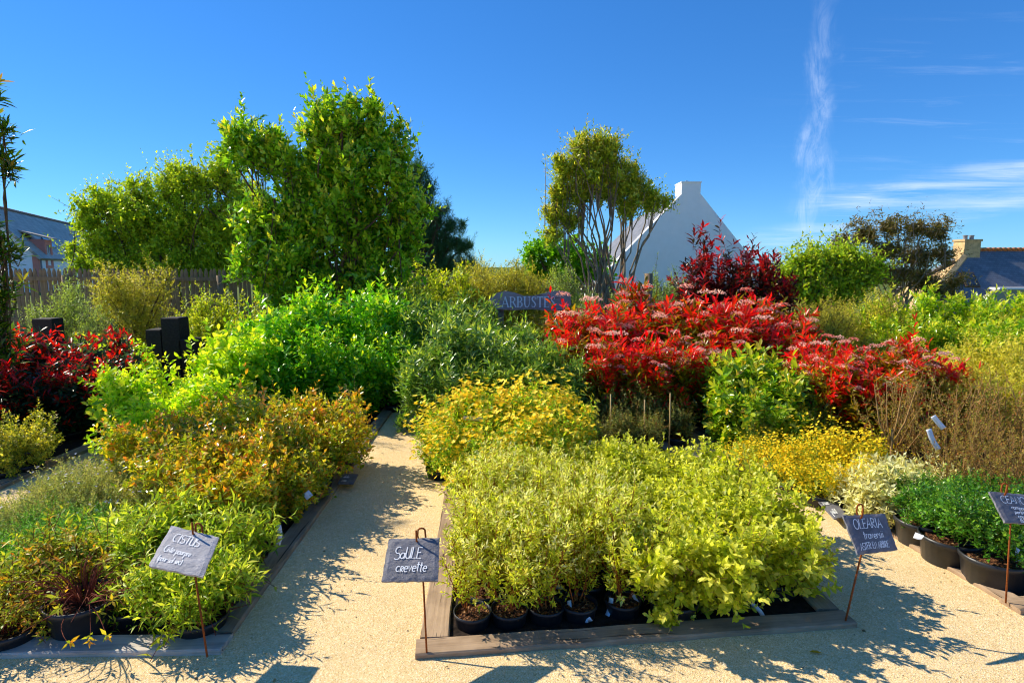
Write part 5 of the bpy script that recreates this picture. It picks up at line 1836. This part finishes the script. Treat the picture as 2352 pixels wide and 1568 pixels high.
ribbon_tag([at(2143, 955, 3.7), at(2155, 970, 3.69), at(2168, 984, 3.68)], .032, 'slanting white label high among the bronze twigs', flat=Vector((.5, -.2, .8)))
ribbon_tag([at(2133, 985, 3.7), at(2142, 1010, 3.69), at(2156, 1032, 3.68)], .032, 'lower white strap label among the bronze twigs', flat=Vector((.8, -.2, .4)))
ribbon_tag([at(1482, 1040, 4.2), at(1495, 1044, 4.18)], .04, 'pale label above the back row of round leaved shrubs')
ribbon_tag([at(1352, 1014, 4.3), at(1366, 1022, 4.28), at(1372, 1034, 4.27)], .035, 'pale label between golden flowers and dull shrubs')
ribbon_tag([at(148, 1320, 2.62), at(120, 1365, 2.52), at(85, 1415, 2.46)], .034, 'long bare wooden label leaning over the bare stemmed pot', 'label_wood', 'wooden_label', Vector((.85, .2, .4)))
ribbon_tag([at(1065, 960, 4.25), at(1085, 961, 4.25), at(1108, 963, 4.25)], .035, 'cream wooden label lying across the golden flowers', 'label_wood', 'wooden_label', Vector((.1, -.3, .9)))


def cane(xd, y0, y1, Y, label):
    a = at(xd, y0, Y)
    o = MB().tube([(0, 0, 0), (.004, 0, a.z * .5), (0, .004, a.z)], [.0065, .006, .006], 6).build('bamboo_cane', M['cane'], None, True)
    o.location = (a.x, Y, 0)
    tag(o, label, 'cane', 'bamboo canes among the dull shrubs')


for xd, yt, lab in ((1403, 905, 'bamboo cane nearest the narrow leaved evergreens'), (1481, 918, 'middle bamboo cane in the dull shrubs'), (1540, 903, 'bamboo cane nearest the dark sleeper')):
    cane(xd, yt, 1000, 5.0, lab)

# bare stemmed rockrose in the big pot at the left front
rngb = np.random.default_rng(91)
nb = 90
th = rngb.uniform(0, 6.28, nb)
A = np.stack([np.cos(th) * .03, np.sin(th) * .03, np.full(nb, .12)], -1)
rr = rngb.uniform(.10, .42, nb)
Eb = np.stack([rr * np.cos(th), rr * np.sin(th) * .7, rngb.uniform(.10, .32, nb)], -1)
Bb = A * .5 + Eb * .5 + np.array([0, 0, .10]) + rngb.normal(0, .04, (nb, 3))
bare = empty('bare_stemmed_rockrose', (at(200, 1450, 2.50).x, 2.50, .006))
tag(bare, 'tangle of bare reddish stems in a big black pot at left front', 'shrub')
V, T = tubes(bez(A, Bb, Eb, 8), np.full(nb, .0030), np.full(nb, .0011), 4)
link('stems', np_mesh('bare_stems', V, T, mat=M['stem_red']), bare)['kind'] = 'stuff'
tips = rngb.choice(nb, 40, replace=False)
Dv = unit(Eb[tips] - Bb[tips] + np.array([0, 0, .1]))
Lb = np.full(40, .05)
V, T, C = shoot_leaves(rngb, Eb[tips], Dv, Lb, np.zeros((40, 3)), SP['cistus_orange'], (0, 1))
link('foliage', np_mesh('bare_foliage', V, T, C, mat=M['leaf']), bare)['kind'] = 'stuff'
link('pot', POTS['l'][0], bare).location.z = -.05
link('soil', POTS['l'][1], bare).location.z = -.05

# one slender trunk rising through the bronze shrubs
tp = at(2046, 1040, 4.05)
tr_ = MB()
tz_ = at(2050, 880, 4.05).z
tr_.tube([(0, 0, 0), (.004, 0, tz_ * .35), (-.004, 0, tz_ * .6)], [.011, .010, .008], 7)
for sx in (-.16, -.07, .05, .15):
    tr_.tube([(-.002, 0, tz_ * .45), (sx * .6, .01, tz_ * .66), (sx, .0, tz_ * 1.0)], [.006, .005, .002], 5)
o = tr_.build('slender_sapling', M['stem_tan'], None, True)
o.location = (tp.x, 4.05, 0)
tag(o, 'slender bare forked sapling standing in front of the crimson drift', 'sapling')


# loose grit lying on the path
rg = np.random.default_rng(15)
NG = 2600
gx = rg.uniform(-2.6, 4.2, NG)
gy = 1.75 + rg.random(NG) ** 1.6 * 5.0
gr_ = rg.uniform(.0015, .0042, NG) * (1 + (rg.random(NG) < .04) * 1.2)
oct_ = np.array([(1, 0, 0), (0, 1, 0), (-1, 0, 0), (0, -1, 0), (0, 0, .7), (0, 0, -.4)], dtype=float)
tri_ = np.array([(0, 1, 4), (1, 2, 4), (2, 3, 4), (3, 0, 4), (1, 0, 5), (2, 1, 5), (3, 2, 5), (0, 3, 5)])
an = rg.uniform(0, 6.28, NG)
ox = oct_[None] * gr_[:, None, None] * rg.uniform(.7, 1.4, (NG, 1, 3))
rx_ = ox[..., 0] * np.cos(an)[:, None] - ox[..., 1] * np.sin(an)[:, None]
ry_ = ox[..., 0] * np.sin(an)[:, None] + ox[..., 1] * np.cos(an)[:, None]
GV = np.stack([rx_ + gx[:, None], ry_ + gy[:, None], ox[..., 2] + gr_[:, None] * .3 + .001], -1).reshape(-1, 3)
GT = (tri_[None] + (np.arange(NG) * 6)[:, None, None]).reshape(-1, 3)
GC = np.repeat(pick(rg, ['#6a5438', '#a88a5a', '#d8c090', '#8a7458', '#efe0bc'], NG, (1, 1, 1), 1.0), 6, 0)
Mg, t, out = mat_new('grit')
principled(t, out, nd(t, 'ShaderNodeVertexColor', layer_name='Col').outputs[0], 0.9, 0.15)
tag(link('loose_grit', np_mesh('loose_grit', GV, GT, GC, False, Mg)), 'loose sandy grit scattered over the path', 'grit', None, 'stuff')


# fallen leaves and crumbs on the path
def fallen(xd, yd, L_, colr, rz, label):
    p = g0(xd, yd, .004)
    rng = np.random.default_rng(int(xd))
    V, T, k_ = blades(rng, np.zeros((1, 3)), np.array([[1., 0, .12]]), np.array([[0, 0, 1.]]), np.array([L_]), np.array([L_ * .4]), 8, .35, .15)
    me = np_mesh('fallen_leaf', V, T, np.repeat(hx(colr)[None], len(V), 0), mat=M['leaf_matte'])
    o = link('fallen_leaf', me)
    o.location = p
    o.rotation_euler = (0, 0, rz)
    tag(o, label, 'leaf', 'leaves fallen on the path')


fallen(1858, 1496, .055, '#c89a20', -.2, 'yellow fallen leaf on the path before the middle bed')
fallen(1022, 1532, .016, '#5a4a34', .4, 'tiny brown crumb below the middle bed corner')
for i in range(8):
    xd, yd = R_.uniform(840, 985), 1085 - i * 15
    fallen(xd, yd, R_.uniform(.014, .03), R_.choice(['#4a3a24', '#6a5230', '#3a2c1c']), R_.uniform(0, 6), 'small brown dead leaf on the shaded path, %s from the camera' % ORD[i + 1])
